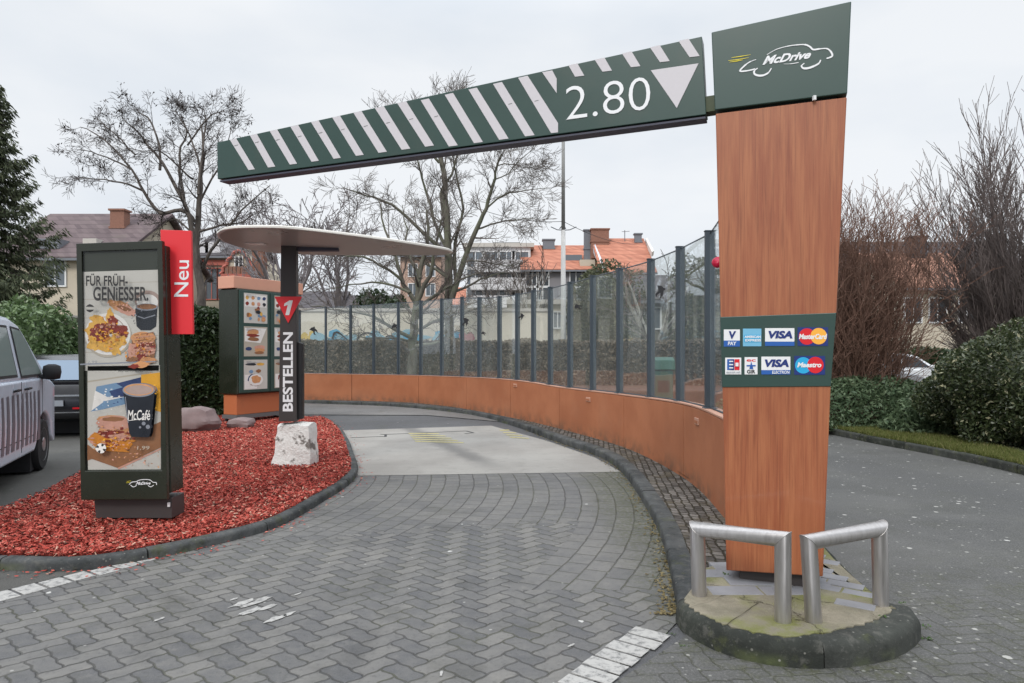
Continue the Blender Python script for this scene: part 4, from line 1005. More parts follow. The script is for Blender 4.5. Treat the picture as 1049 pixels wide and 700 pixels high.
for cI in range(2):
    mb=MB(); 
    u0=.03+cI*.79; c=b0+fd*u0; pr0=[V3((c.x,c.y,zb+.03)),V3((c.x,c.y,zb+.03))+fd*.77,V3((c.x,c.y,zt-.03))+fd*.77,V3((c.x,c.y,zt-.03))]
    n_=MP.n; mb.prism([p+n_*.02 for p in pr0],n_*-.03); d_=mb.build('panel_door',green_dark,mn,bevel=.006)
    for rI in range(3):
        z1_=zt-.08-rI*(H_-.1)/3; z0_=z1_-(H_-.1)/3+.07; ua=u0+.10; ub=u0+.70; b=MB(); k=0
        def fq(u,v,off): return V3((b0.x,b0.y,0))+fd*(ua+(ub-ua)*u)+V3((0,0,z0_+(z1_-z0_)*v))+n_*off
        b.poly([fq(0,0,.024),fq(1,0,.024),fq(1,1,.024),fq(0,1,.024)],13 if (rI+cI)%2 else 0)
        pale=2
        cells=[]
        pr2=random.Random(100+rI*7+cI)
        if rI==0:
            for i in range(4):
                for j in range(2): cells.append((.14+i*.24,.85-j*.2,.07,.065))
            for i in range(12): cells.append((pr2.uniform(.1,.9),pr2.uniform(.08,.5),pr2.uniform(.05,.12),pr2.uniform(.04,.08)))
            b.poly([fq(.04,.55,.0245),fq(.96,.55,.0245),fq(.96,.95,.0245),fq(.04,.95,.0245)],2)
        elif rI==1:
            b.poly([fq(.04,.5,.0245),fq(.7,.45,.0245),fq(.96,.95,.0245),fq(.04,.95,.0245)],2)
            cells=[(.38,.82,.26,.09),(.38,.70,.26,.06),(.40,.58,.25,.07),(.66,.30,.22,.08),(.66,.2,.22,.07),(.64,.12,.2,.05),(.2,.25,.12,.06)]
        else:
            b.poly([fq(.04,.03,.0245),fq(.55,.03,.0245),fq(.6,.5,.0245),fq(.04,.5,.0245)],2)
            cells=[(.3,.85,.22,.05),(.7,.85,.16,.05),(.45,.38,.3,.13),(.5,.22,.24,.12),(.3,.6,.1,.06),(.62,.62,.12,.06),(.52,.42,.18,.08)]
        for i,(u,v,ru,rv) in enumerate(cells):
            off=.025+i*.0004; b.poly([fq(min(.98,max(.02,x)),min(.98,max(.02,y)),off) for x,y in blob(u,v,ru,rv,pr2,.15,12)],pr2.choice((5,12,6,4,9,7,3,8,15)) if not(rI==1) else (5,4,6,12,5,6,9)[i%7])
        if rI==2: b.poly([fq(x,y,.029) for x,y in circle(.5,.32,.3,20,ry=.2)],2); b.poly([fq(x,y,.030) for x,y in blob(.5,.34,.2,.13,pr2,.2,14)],4 if cI else 5)
        for q_ in range(4): y_=.955-.03*q_; b.poly([fq(.1,y_-.008,.0315),fq(.1+.2*(q_%3+1),y_-.008,.0315),fq(.1+.2*(q_%3+1),y_,.0315),fq(.1,y_,.0315)],14)
        b.build('menu_picture',bd,d_)

# ------------------------------------------------------------------ ordering point with canopy
op=thing('order_point','grey order post lettered BESTELLEN under a thin tapering canopy','order post',(-2.62,8.95,.1))
ZP=8.85; PP=Plane((0,ZP,0),(.12,-1,0)); bkp=-PP.n
mb=MB(); mb.prism(PP.pts([(287.8,249),(303.2,249),(304,432),(285.5,432)]),bkp*.16); mb.build('post',grey_post,op,bevel=.006)
mb=MB(); mb.prism(PP.pts([(303.0,350),(309.3,352),(309.3,430),(303.5,430)],-.04),bkp*.14); mb.build('intercom_box',black_gap,op,bevel=.01)
mb=MB(); mb.prism(PP.pts([(299,250.5),(346,252.3),(346,256.3),(299,256.5)],-.05),bkp*.10); mb.build('canopy_beam',under,op,bevel=.004)
def cpt(px,py,z): s=(CY-py)/(z-HC); Z=F/s; return V3(((px-CX)/F*Z,Z,z))
ztop=2.86
near=[(222.2,242),(223.5,238.8),(229,236),(240,234.4),(258,233.8),(290,234.3),(330,238.3),(380,244.5),(425,251),(455,256.0),(463.5,258.7)]
far=[(458,261.0),(430,261.6),(380,261.6),(330,261.3),(290,259.8),(258,256.5),(240,252),(228,247.5)]
# heights fall a little to the tip
def ch(px): return 2.84-(px-222)/240*.03
ring=[cpt(x,y,ch(x)) for x,y in near+far]
ring=[V3(p) for p in smooth2([tuple(p) for p in ring],4,closed=True)]
cx_=sum((p.x for p in ring))/len(ring); cy_=sum((p.y for p in ring))/len(ring); cz_=sum((p.z for p in ring))/len(ring)
n=len(ring); vs=[]
for (f,dz) in ((.975,-.002),(1,.006),(1.0,.026),(.985,.036),(.6,.055),(.0,.065)):
    for p in ring: vs.append((cx_+(p.x-cx_)*f,cy_+(p.y-cy_)*f,(cz_+(p.z-cz_)*f)+dz))
fs=[(k*n+i,k*n+(i+1)%n,(k+1)*n+(i+1)%n,(k+1)*n+i) for k in range(5) for i in range(n)]; fs.append(tuple(range(n)))
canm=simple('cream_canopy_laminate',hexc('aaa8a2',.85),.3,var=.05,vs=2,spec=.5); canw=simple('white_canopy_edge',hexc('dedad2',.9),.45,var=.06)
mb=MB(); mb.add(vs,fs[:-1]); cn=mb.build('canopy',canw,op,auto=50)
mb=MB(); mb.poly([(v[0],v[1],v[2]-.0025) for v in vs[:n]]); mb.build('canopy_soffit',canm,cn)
mb=MB(); mb.box(cpt(228+35,250,2.828),(.22,.16,.012)); mb.build('soffit_light',simple('soffit_lamp_cover',(.6,.55,.52),.2),cn)
mb=MB(); fo_=lambda x,y:PP.px(x,y,.004)
text_on(mb,'BESTELLEN',[(300.2,421.5),(300.2,340.5),(290.0,340.5),(289.6,421.5)],fo_,0,bold=.03); mb.build('post_lettering',white_let,op)
mb=MB(); mb.prism(PP.pts([(281.3,304),(309.8,304),(295.4,331.3)],.012),bkp*.01); tr_=mb.build('number_triangle',redm,op,bevel=.002)
mb=MB(); mb.poly([PP.px(x,y,.0145) for x,y in ((292.6,323.0),(296.4,323.0),(300.2,308.0),(296.8,308.0),(291.6,311.2),(291.0,314.0),(295.0,312.6))]); mb.build('triangle_lettering',white_pt,tr_)
# painted stone block at the foot of the post
def rock(name,c,size,seed,mat,lab,cat,sub=3,rough=.12,boxy=.6,rz=0,taper=0):
    import bmesh
    bm=bmesh.new(); bmesh.ops.create_cube(bm,size=2); bmesh.ops.subdivide_edges(bm,edges=bm.edges[:],cuts=7,use_grid_fill=True)
    r=random.Random(seed); ph=[(V3((r.gauss(0,1),r.gauss(0,1),r.gauss(0,1)))*f,r.uniform(0,6.28),a) for f,a in ((1.2,.6),(1.7,.5),(2.8,.35),(4.5,.22),(8,.12),(11,.08),(17,.05))]
    for v in bm.verts:
        p=v.co.copy(); s=p.normalized()*1.15; q=p*boxy+s*(1-boxy); d=sum(a*math.sin(f.dot(q)+o) for f,o,a in ph)*rough
        q=q*(1+d); k=1-taper*(q.z+1)/2; q=V3((q.x*k,q.y*k,q.z)); q=V3((q.x*size[0]/2,q.y*size[1]/2,q.z*size[2]/2)); a=rz; v.co=V3((q.x*math.cos(a)-q.y*math.sin(a),q.x*math.sin(a)+q.y*math.cos(a),q.z))
    me=bpy.data.meshes.new(name); bm.to_mesh(me); bm.free(); me.materials.append(mat)
    me.polygons.foreach_set('use_smooth',[True]*len(me.polygons)); me.set_sharp_from_angle(angle=R(28))
    o=bpy.data.objects.new(name,me); COL.objects.link(o); o.location=V3(c); return tag(o,lab,cat)
m=Mat('white_painted_stone'); n_=m.noise(6,6,.65); n2_=m.noise(30,4); m.base(m.mix(n_.step(.54,.62),m.mix(n2_,(.56,.55,.52),(.74,.73,.70)),(.15,.135,.12))); m.set(rough=.8); m.bump(n_+n2_*.4,.9,.03)
rock('stone_block',(-2.73,8.66,.30),(.50,.42,.60),8,m.m,'white painted rough stone block at the foot of the order post','stone',rough=.07,boxy=.9,taper=.17)
m_rock=simple('pinkish_rock',(.20,.15,.145),.9,var=.4,vs=3,bump=.9,bs=14)
rock('boulder',(-5.68,12.35,.27),(.80,.62,.50),5,m_rock,'pale pinkish boulder on red mulch in front of the dark hedge','rock',rough=.22,boxy=.2,taper=.25)
rock('boulder',(-5.1,12.9,.14),(.42,.4,.22),9,m_rock,'low rust brown boulder just beside the menu board foot','rock',rough=.13,boxy=.3)
# ------------------------------------------------------------------ vegetation
def rot_about(d,ax,a): return Matrix.Rotation(a,3,ax)@d
def limb(T,TW,rng,p,d,L,r,lvl,opt,maxl):
    n=max(3,min(9,int(L/opt.get('seg',.35)))); path=[p.copy()]; dirs=[]; d=d.normalized()
    for i in range(n):
        g=V3((rng.gauss(0,1),rng.gauss(0,1),rng.gauss(0,1)))*opt['wob']; d=(d+g+V3((0,0,opt['up']))).normalized(); p=p+d*(L/n); path.append(p.copy()); dirs.append(d.copy())
    rads=[max(opt.get('rmin',.004),r*(1-.75*i/n)) for i in range(n+1)]
    (T if lvl<opt['tl'] else TW).tube(path,rads,6 if lvl==0 else (5 if lvl==1 else 3),cap=False)
    if lvl<maxl: kids(T,TW,rng,path,dirs,rads,L,lvl,opt,maxl)
def kids(T,TW,rng,path,dirs,rads,L,lvl,opt,maxl):
    n=len(dirs); k=opt['n'][min(lvl,len(opt['n'])-1)]
    for j in range(k):
        t=opt.get('t0',.25)+(1-opt.get('t0',.25))*(j+rng.random())/k; i=min(n-1,int(t*n)); b=path[i].lerp(path[i+1],t*n-i); d=dirs[i]
        ax=d.orthogonal().normalized(); ax=rot_about(ax,d,rng.uniform(0,6.28)); a=R(rng.gauss(opt['ang'],10)); nd=rot_about(d,ax,a)
        ll=L*opt['ratio']*rng.uniform(.6,1.15)*(1-.45*t); 
        if ll<opt.get('lmin',.12): ll=opt.get('lmin',.12)
        limb(T,TW,rng,b,nd,ll,rads[i]*opt.get('rr',.55),lvl+1,opt,maxl)
def limb_px(T,TW,rng,pts,Z0,dZ,r0,r1,opt,maxl,lvl=0,kmul=1):
    """a main limb along a given outline; depth drifts by dZ"""
    P_=[P(x,y,Z0+dZ*i/(len(pts)-1)) for i,(x,y) in enumerate(pts)]; P_=[V3(q) for q in smooth2([tuple(q) for q in P_],3)]
    P_=[p+V3((rng.gauss(0,.02),rng.gauss(0,.02),rng.gauss(0,.02))) if 0<i<len(P_)-1 else p for i,p in enumerate(P_)]
    r0*=.66; r1*=.6
    n=len(P_)-1; dirs=[(b-a).normalized() for a,b in zip(P_,P_[1:])]; rads=[r0+(r1-r0)*i/n for i in range(n+1)]
    T.tube(P_,rads,8,cap=False); L=sum((b-a).length for a,b in zip(P_,P_[1:])); o2=dict(opt); o2['n']=[int(opt['n'][0]*kmul)]+list(opt['n'][1:])
    if maxl>0: kids(T,TW,rng,P_,dirs,rads,opt.get('kl',L*.5)/opt['ratio'],lvl,o2,maxl)
def tree(name,label,cat,base,T,TW,mt,mw,group=None):
    root=thing(name,label,cat,tuple(base),group); T.build('trunk',mt,root,smooth=True)
    if TW.v: TW.build('crown',mw,root)
    return root
bark_g=barkmat('green_grey_bark',(.12,.112,.092),(.115,.128,.082)); bark_b=barkmat('grey_brown_bark',(.105,.09,.08)); twig_g=simple('twig_grey',(.11,.093,.082),.9,var=.3,vs=2); twig_d=simple('twig_dark',(.07,.058,.055),.9,var=.3,vs=2)
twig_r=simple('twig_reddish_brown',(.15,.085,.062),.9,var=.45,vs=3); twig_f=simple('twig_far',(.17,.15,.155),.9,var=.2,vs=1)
twig_m=simple('twig_dusky_brown',(.13,.105,.098),.9,var=.35,vs=2); bark_d=barkmat('dark_bark',(.05,.042,.038))

# tall bare tree rising above the bar
rng=random.Random(31); T=MB();TW=MB(); Z=25
opt=dict(n=[11,7,5,3],wob=.11,up=.06,ang=42,ratio=.56,tl=1,rr=.42,t0=.15,rmin=.0062,kl=1.35,seg=.3,lmin=.35)
limb_px(T,TW,rng,[(461,388),(460,340),(459,300),(459,256),(457,203),(452,165),(446,135),(442,112)],Z,.3,.30,.07,opt,3,kmul=1.5)
for pts,dz,r0,r1 in (([(463,306),(475,268),(488,235),(498,214),(505,190),(509,170),(514,158)],-1.2,.17,.04),([(468,290),(466,250),(474,215),(468,180),(462,150)],1,.12,.03),([(459,256),(448,235),(438,200),(430,175),(425,150)],1,.12,.03),([(459,262),(430,235),(401,210),(375,200),(351,192)],-1,.12,.02),
    ([(457,240),(452,200),(463,178),(470,155),(478,130)],.4,.11,.03),([(498,214),(515,200),(535,196),(562,193)],-.5,.06,.015),([(488,235),(510,228),(530,225),(548,224)],-.8,.06,.015),([(460,285),(440,272),(415,262),(390,262)],1,.09,.02),([(450,167),(430,150),(415,140),(398,138)],-.5,.08,.02),
    ([(452,150),(438,132),(420,122),(402,118)],.6,.07,.02),([(446,120),(455,112),(460,102)],-.4,.05,.015),([(509,170),(522,168),(540,172),(552,170)],.2,.04,.012),([(505,185),(520,178),(538,160),(548,152)],.2,.04,.012),([(462,300),(485,290),(505,282),(520,280)],1,.08,.015),([(475,268),(495,268),(515,272),(530,270)],1,.05,.015)):
    limb_px(T,TW,rng,pts,Z+rng.uniform(-.4,.4),dz,r0,r1,opt,3,kmul=.75)
tree('bare_tree','tall bare tree whose top shows above the striped bar','tree',(P(461,388,Z).x,Z,0),T,TW,bark_g,twig_g,'bare deciduous trees beyond the glass screen')
# fix trunk to ground handled by long lower limb below

# lower bare tree right behind the screen
rng=random.Random(7); T=MB();TW=MB(); Z=21.5
opt=dict(n=[9,6,5,3],wob=.12,up=.08,ang=44,ratio=.56,tl=1,rr=.42,t0=.15,rmin=.0056,kl=1.5,seg=.3,lmin=.3)
limb_px(T,TW,rng,[(422,412),(422,370),(424,340),(427,308),(430,280),(438,245),(437,215)],Z,.3,.28,.05,opt,3,kmul=1.2)
for pts,dz,r0,r1 in (([(427,312),(414,290),(405,262),(395,235),(388,205)],.8,.13,.03),([(427,310),(440,282),(446,255),(452,225)],-.8,.12,.03),([(426,318),(450,300),(470,288),(492,280)],.8,.10,.02),([(424,345),(405,338),(383,325),(352,318),(318,314)],-1.2,.10,.02),([(425,340),(452,326),(478,318),(506,312)],-.8,.09,.02),
    ([(425,350),(400,346),(375,346),(352,338)],-.6,.06,.015),([(426,355),(450,350),(462,335),(468,318)],-.5,.09,.025),([(414,290),(390,272),(365,262),(345,262)],-1,.08,.02),([(405,262),(375,248),(350,240),(332,242)],1,.07,.02),([(420,300),(398,292),(370,290),(340,296)],1,.07,.02),([(430,285),(418,260),(416,235),(412,210)],.5,.08,.02)):
    limb_px(T,TW,rng,pts,Z+rng.uniform(-.3,.3),dz,r0,r1,opt,3,kmul=.75)
tree('bare_tree','low branching mossy bare tree standing against the graffiti wall','tree',(P(422,408,Z).x,Z,0),T,TW,bark_g,twig_g,'bare deciduous trees beyond the glass screen')

# left tree with seed clusters
rng=random.Random(12); T=MB();TW=MB(); Z=24
opt=dict(n=[10,7,4,3],wob=.13,up=.03,ang=44,ratio=.55,tl=1,rr=.40,t0=.2,rmin=.0055,kl=1.25,seg=.3,lmin=.25)
def l7(x,y): return (60+x/3.182,80+y/3.182)
limb_px(T,TW,rng,[(207,415),(206,360),(205,300),(200,262),(203,222),(206,180),(208,155),(206,128)],Z,.2,.30,.04,opt,3,kmul=1.3)
for pts,dz,r0,r1 in (([(450,590),(430,480),(408,400),(340,280),(270,190),(205,125)],-1,.15,.02),([(408,400),(400,330),(395,250),(420,180),(400,120)],1,.11,.02),([(440,470),(400,430),(330,440),(280,370),(240,300),(150,200),(70,160)],-.6,.13,.02),([(280,370),(200,340),(120,330),(50,320)],-.5,.06,.015),([(330,300),(330,220),(290,130),(250,110)],.6,.08,.02),
    ([(240,300),(180,270),(110,240),(60,235)],.4,.05,.015),([(455,420),(500,330),(540,250),(570,150)],-.3,.07,.015),([(455,380),(470,250),(480,150),(472,100)],.8,.08,.02),([(470,620),(500,560),(560,480),(620,410),(690,350)],-1,.10,.02),([(460,500),(530,480),(600,470),(660,430)],.6,.07,.015),([(460,290),(430,190),(395,125),(365,105)],.3,.06,.015),([(250,250),(180,180),(120,130)],.8,.05,.015),([(420,220),(500,120),(560,110)],-.5,.05,.015),([(430,500),(380,460),(340,470),(290,480)],.7,.05,.015),([(440,330),(400,300),(350,250),(300,240),(230,230)],-1,.06,.02)):
    limb_px(T,TW,rng,[l7(*q) for q in pts],Z+rng.uniform(-.4,.4),dz,r0,r1,opt,3,kmul=.8)
# seed clusters on the twig tips
tips=[V3(v) for v in TW.v[::9]]; rng.shuffle(tips); cl=MB()
for p in tips[:650]:
    if p.z<4.5: continue
    for q in range(3):
        c=p+V3((rng.gauss(0,.06),rng.gauss(0,.06),rng.gauss(0,.06))); a=rng.uniform(0,6.28); u=V3((math.cos(a),math.sin(a),rng.gauss(0,.6)))*rng.uniform(.03,.06); v_=V3((-math.sin(a),math.cos(a),rng.gauss(0,.6)))*.022; cl.add([c-u,c-v_,c+u,c+v_],[(0,1,2,3)])
rt=tree('bare_tree','bare tree with dark seed clusters growing behind the advertising pillar','tree',(P(207,408,Z).x,Z,0),T,TW,bark_b,twig_d)
cl.build('seed_clusters',twig_d,rt)

# fainter trees behind
def auto_tree(label,px,Z,hpx,spread,seed,mt,mw,n0=7,lv=3,group='faint bare trees behind the wall',r=.2,name='bare_tree'):
    rng=random.Random(seed); T=MB();TW=MB(); x=(px-CX)/F*Z; top=HC+(CY-hpx)/F*Z; base=V3((x,Z,0))
    opt=dict(n=[n0,5,4],wob=.12,up=.06,ang=38,ratio=.55,tl=1,rr=.45,t0=.15,rmin=.010*Z/25,seg=.4,lmin=.3*Z/25)
    fork=top*.28; T.tube([base,base+V3((0,0,fork))],[r,r*.8],7,cap=False)
    for k in range(5):
        a=2*math.pi*(k+rng.random()*.6)/5; d=V3((math.cos(a)*spread,math.sin(a)*spread,1)); limb(T,TW,rng,base+V3((0,0,fork*rng.uniform(.8,1))),d,top*.62,r*.6,0,opt,lv)
    return tree(name,label,'tree',base,T,TW,mt,mw,group)
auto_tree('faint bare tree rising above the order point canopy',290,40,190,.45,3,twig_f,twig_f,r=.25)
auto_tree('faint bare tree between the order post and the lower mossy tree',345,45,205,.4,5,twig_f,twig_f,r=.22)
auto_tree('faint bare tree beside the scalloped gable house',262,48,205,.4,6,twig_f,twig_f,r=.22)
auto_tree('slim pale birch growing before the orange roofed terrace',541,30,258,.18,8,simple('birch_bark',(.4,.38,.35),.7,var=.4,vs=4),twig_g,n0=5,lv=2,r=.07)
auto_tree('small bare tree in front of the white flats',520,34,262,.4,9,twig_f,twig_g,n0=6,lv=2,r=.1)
# leafy things
def leaf_cloud(n,fn,size,rng,up=.3):
    c=fn(n); n=len(c); d=rng.normal(0,1,(n,3)); d[:,2]+=up; d/=np.linalg.norm(d,axis=1)[:,None]
    a=np.cross(d,rng.normal(0,1,(n,3))); a/=np.linalg.norm(a,axis=1)[:,None]; b=np.cross(d,a); s=rng.uniform(.6,1.3,n)[:,None]*size
    a=a*s; b=b*s*.42
    v=np.stack([c-a,c+b*1.0+d*s*.12,c+a,c-b+d*s*.12],1).reshape(-1,3); q=np.arange(n*4).reshape(-1,4); return v,q
def lumpy(c,r,seed,fill=.22,flat=0,k=9):
    rg=np.random.default_rng(seed); F_=rg.normal(0,1,(k,3))*np.array([2.5]*3); ph=rg.uniform(0,6.28,k)
    def f(n):
        d=rg.normal(0,1,(n,3)); d[:,2]=np.abs(d[:,2])*1.0-flat*rg.random(n); d/=np.linalg.norm(d,axis=1)[:,None]
        l=np.zeros(n)
        for i in range(k): l+=np.sin(d@F_[i]*1.3+ph[i])
        rad=(1+.045*l)*(1-fill*rg.random(n)**1.6)
        return np.array(c)+d*rad[:,None]*np.array(r)
    return f,rg
def bush(name,label,cat,c,r,n,size,mat,seed,fill=.25,flat=.8,stem=None,group=None,core=.78):
    root=thing(name,label,cat,(c[0],c[1],0),group); f,rg=lumpy(c,r,seed,fill,flat); v,q=leaf_cloud(n,f,size,rg); v=v[:]; v[:,2]=np.maximum(v[:,2],.01); np_mesh('foliage',v,q,mat,root)
    b=MB(); rr_=random.Random(seed); 
    for k in range(5): a=rr_.uniform(0,6.28); b.tube([(c[0],c[1],0),(c[0]+math.cos(a)*r[0]*.4,c[1]+math.sin(a)*r[1]*.4,c[2]+r[2]*.3)],[.04,.015],5)
    b.build('stem',stem or bark_d,root)
    if core:
        b=MB(); b.lathe((c[0],c[1],c[2]),[(r[0]*core*math.cos(t_)*1.0,r[2]*core*math.sin(t_)) for t_ in [R(x) for x in (-60,-40,-20,0,20,40,60,80)]],20); o=b.build('inner_foliage',mat,root); 
        for vtx in o.data.vertices: vtx.co.y*=r[1]/r[0]
    return root
lf_laurel=leafmat('laurel_leaf',(.045,.085,.028),(.19,.27,.12),.35,.5); lf_dark=leafmat('dark_ivy_leaf',(.014,.026,.011),(.055,.085,.034),.4,.4); lf_shrub=leafmat('glossy_shrub_leaf',(.014,.026,.010),(.085,.105,.045),.35,.5,c3=(.40,.38,.24)); lf_cover=leafmat('ground_cover_leaf',(.045,.08,.04),(.15,.20,.11),.5,.3)
lf_conif=leafmat('spruce_needle',(.030,.042,.024),(.115,.13,.07),.6,.2,.1); lf_olive=leafmat('olive_leaf',(.06,.07,.04),(.15,.155,.09),.6,.2)
# laurel left
bush('laurel_bush','rounded light green laurel bush behind the silver van','bush',(-10.2,14.2,1.1),(1.35,1.2,1.5),15000,.065,lf_laurel,3)
# dark evergreen hedge behind the signs
hg=thing('evergreen_hedge','dark glossy evergreen hedge behind the boulder and the menu board','hedge',(-7.3,15.4,0)); rg=np.random.default_rng(8)
def hedge_pts(x0,x1,y0,y1,h,rg,ev=.12):
    def f(n):
        x=rg.uniform(x0,x1,n); face=rg.random(n); z=rg.random(n)*h; y=y0+np.abs(rg.normal(0,.14,n)); tp_=face<.35; y=np.where(tp_,rg.uniform(y0,y1,n),y); z=np.where(tp_,h-np.abs(rg.normal(0,.12,n)),z)
        bmp=np.sin(x*2.3)+np.sin(x*5.1+z*3)+np.sin(z*4.3+x*3); return np.stack([x,y-bmp*.05*(~tp_),z+bmp*ev*.5*tp_],1)
    return f
v,q=leaf_cloud(26000,hedge_pts(-9.2,-5.7,15.2,16.6,2.4,rg),.06,rg); np_mesh('foliage',v,q,lf_dark,hg)
b=MB(); b.box((-7.45,16.0,1.1),(3.3,1.3,2.2)); b.build('inner_foliage',lf_dark,hg)
# clipped bare hedge behind the glass
hg=thing('bare_hedge','clipped brown leafless hedge running in front of the graffiti wall','hedge',(-2,22.6,0)); rg=np.random.default_rng(18)
def brown(x0,x1,y0,y1,h,n,sz,mat,root,rg):
    v,q=leaf_cloud(n,hedge_pts(x0,x1,y0,y1,h,rg,.06),sz,rg,0); np_mesh('foliage',v,q,mat,root)
lf_brown=leafmat('dry_hedge_twig',(.085,.07,.052),(.23,.19,.145),.9,.1,.1)
brown(-10.0,7.8,22.3,23.4,1.88,42000,.075,lf_brown,hg,rg); b=MB(); b.box((-1.1,22.9,.88),(17.5,.8,1.7)); b.build('inner_foliage',lf_brown,hg)
# terrain strips beyond the screen
sheet('yard_paving',[(-8,16.5),(-2.0,16.2),(1.5,13.2),(2.6,10.5),(2.3,7.8),(2.6,9.0),(4.6,16),(6.0,19.5),(-8,20.0)],.01,asphalt('yard_asphalt',(.12,.115,.11),.2))
m_bank=simple('reddish_planting_soil',(.085,.045,.032),.95,var=.4,vs=3,bump=.7,bs=12)
mb=MB(); mb.prism([(0.5,19.6,0),(9.6,18.8,0),(9.8,22.4,0),(0.5,22.4,0)],(0,0,.42)); o=mb.build('raised_bed',m_bank,bevel=.05); tag(o,'low reddish brown raised bed below the clipped brown hedge','planter')

# ivy mound etc right of the column
rk=[G(x,y) for x,y in ((846,444),(868,448.8),(900,455.5),(950,465),(1000,475.5),(1049,487),(1110,503))]
kr=cr3(rk,6); kerb_stones('roadside_kerb',list(kr),1.0,kprof(.11,.13,1),mat=m_kerb_dark)
vs=[]; 
for p in kr: vs+=[(p.x+.13*.9,p.y+.13*.45,.10),(p.x+2.2,p.y+5,.14)]
mb=MB(); mb.add(vs,[(2*i,2*i+2,2*i+3,2*i+1) for i in range(len(kr)-1)]); m_turf=simple('turf_soil',(.055,.06,.025),.95,var=.4,vs=3,bump=.5,bs=20); struct(mb.build('verge_ground',m_turf))
rg=np.random.default_rng(5); n=42000; t_=rg.random(n)*(len(kr)-1); i_=np.clip(t_.astype(int),0,len(kr)-2); K=np.array([tuple(p) for p in kr]); base=K[i_]+(K[i_+1]-K[i_])*(t_-i_)[:,None]
base[:,:2]+=np.array([.35,.9])*((.16+rg.random(n)**1.3*2.2)[:,None]); base[:,2]=.10; h=rg.uniform(.03,.09,n); a=rg.uniform(0,6.28,n); wv=np.stack([np.cos(a),np.sin(a),np.zeros(n)],1)*.006; tipv=np.stack([rg.normal(0,.02,n),rg.normal(0,.02,n),h],1)
v=np.stack([base-wv,base+wv,base+tipv],1).reshape(-1,3); q=np.arange(n*3).reshape(-1,3)
o=np_mesh('grass',v,q,leafmat('grass_blade',(.060,.080,.018),(.18,.19,.06),.6,.2,c3=(.30,.25,.13))); tag(o,'short green grass along the roadside kerb','grass',kind='stuff')
# ground cover mound
root=thing('ground_cover','low spreading grey green ground cover under the bare brown shrub','ground cover',(6.2,12.8,0)); root['kind']='stuff'
f,rg=lumpy((6.6,13.6,.1),(2.3,1.3,.95),33,.3,.6); v,q=leaf_cloud(26000,f,.05,rg); v[:,2]=np.maximum(v[:,2],.08); np_mesh('foliage',v,q,lf_cover,root)
f,rg=lumpy((7.7,11.9,.1),(1.2,.75,.62),34,.3,.6); v,q=leaf_cloud(9000,f,.05,rg); v[:,2]=np.maximum(v[:,2],.08); np_mesh('foliage',v,q,lf_cover,root)
# big evergreen shrub
bush('evergreen_shrub','big rounded glossy evergreen shrub behind the roadside kerb','bush',(8.25,10.5,.80),(1.72,1.35,1.10),60000,.036,lf_shrub,14,fill=.3,flat=1.3,core=.76)
# brown many stemmed shrub
def multi(name,label,cat,base,n,H_,spread,seed,mt,mw,opt,lv,r0=.03,rad=.4,pw=1.0,fall=0):
    rng=random.Random(seed); T=MB();TW=MB()
    for k in range(n):
        a=rng.uniform(0,6.28); s=(rng.random()**pw)*spread; p=V3(base)+V3((math.cos(a),math.sin(a),0))*rad*rng.random()**.5; d=V3((math.cos(a)*s,math.sin(a)*s,1)).normalized()
        limb(T,TW,rng,p,d,H_*(1-.5*s/spread*fall)*rng.uniform(.65,1.05),r0*rng.uniform(.6,1.2),0,opt,lv)
    return tree(name,label,cat,base,T,TW,mt,mw)
opt=dict(n=[13,6,3],wob=.10,up=.05,ang=30,ratio=.40,tl=1,rr=.5,t0=.08,rmin=.0042,seg=.28,lmin=.2)
multi('bare_shrub','dense reddish brown leafless shrub beside the wood clad column','shrub',(6.95,14.3,.1),165,4.2,.22,4,twig_r,twig_r,opt,2,r0=.015,rad=.95)
lf_deadl=leafmat('withered_leaf',(.05,.034,.025),(.15,.10,.07),.9,.1,.1)
opt=dict(n=[22,8,3],wob=.035,up=.05,ang=20,ratio=.44,tl=1,rr=.42,t0=.32,rmin=.0048,seg=.45,lmin=.35)
multi('bare_tree','large many stemmed dark bare tree behind the glossy shrub','tree',(10.8,14.2,.1),68,6.9,.85,9,twig_m,twig_m,opt,2,r0=.036,rad=.4,pw=.8,fall=1.35)
# ivy clad stems at the frame edge
bush('ivy_column','dark ivy clad trunk rising beside the many stemmed bare tree','ivy',(11.0,14.0,2.2),(.75,.6,2.4),12000,.06,leafmat('ivy_brown_leaf',(.014,.018,.010),(.06,.058,.03),.6,.2),44,fill=.35,flat=1.2,core=.7)

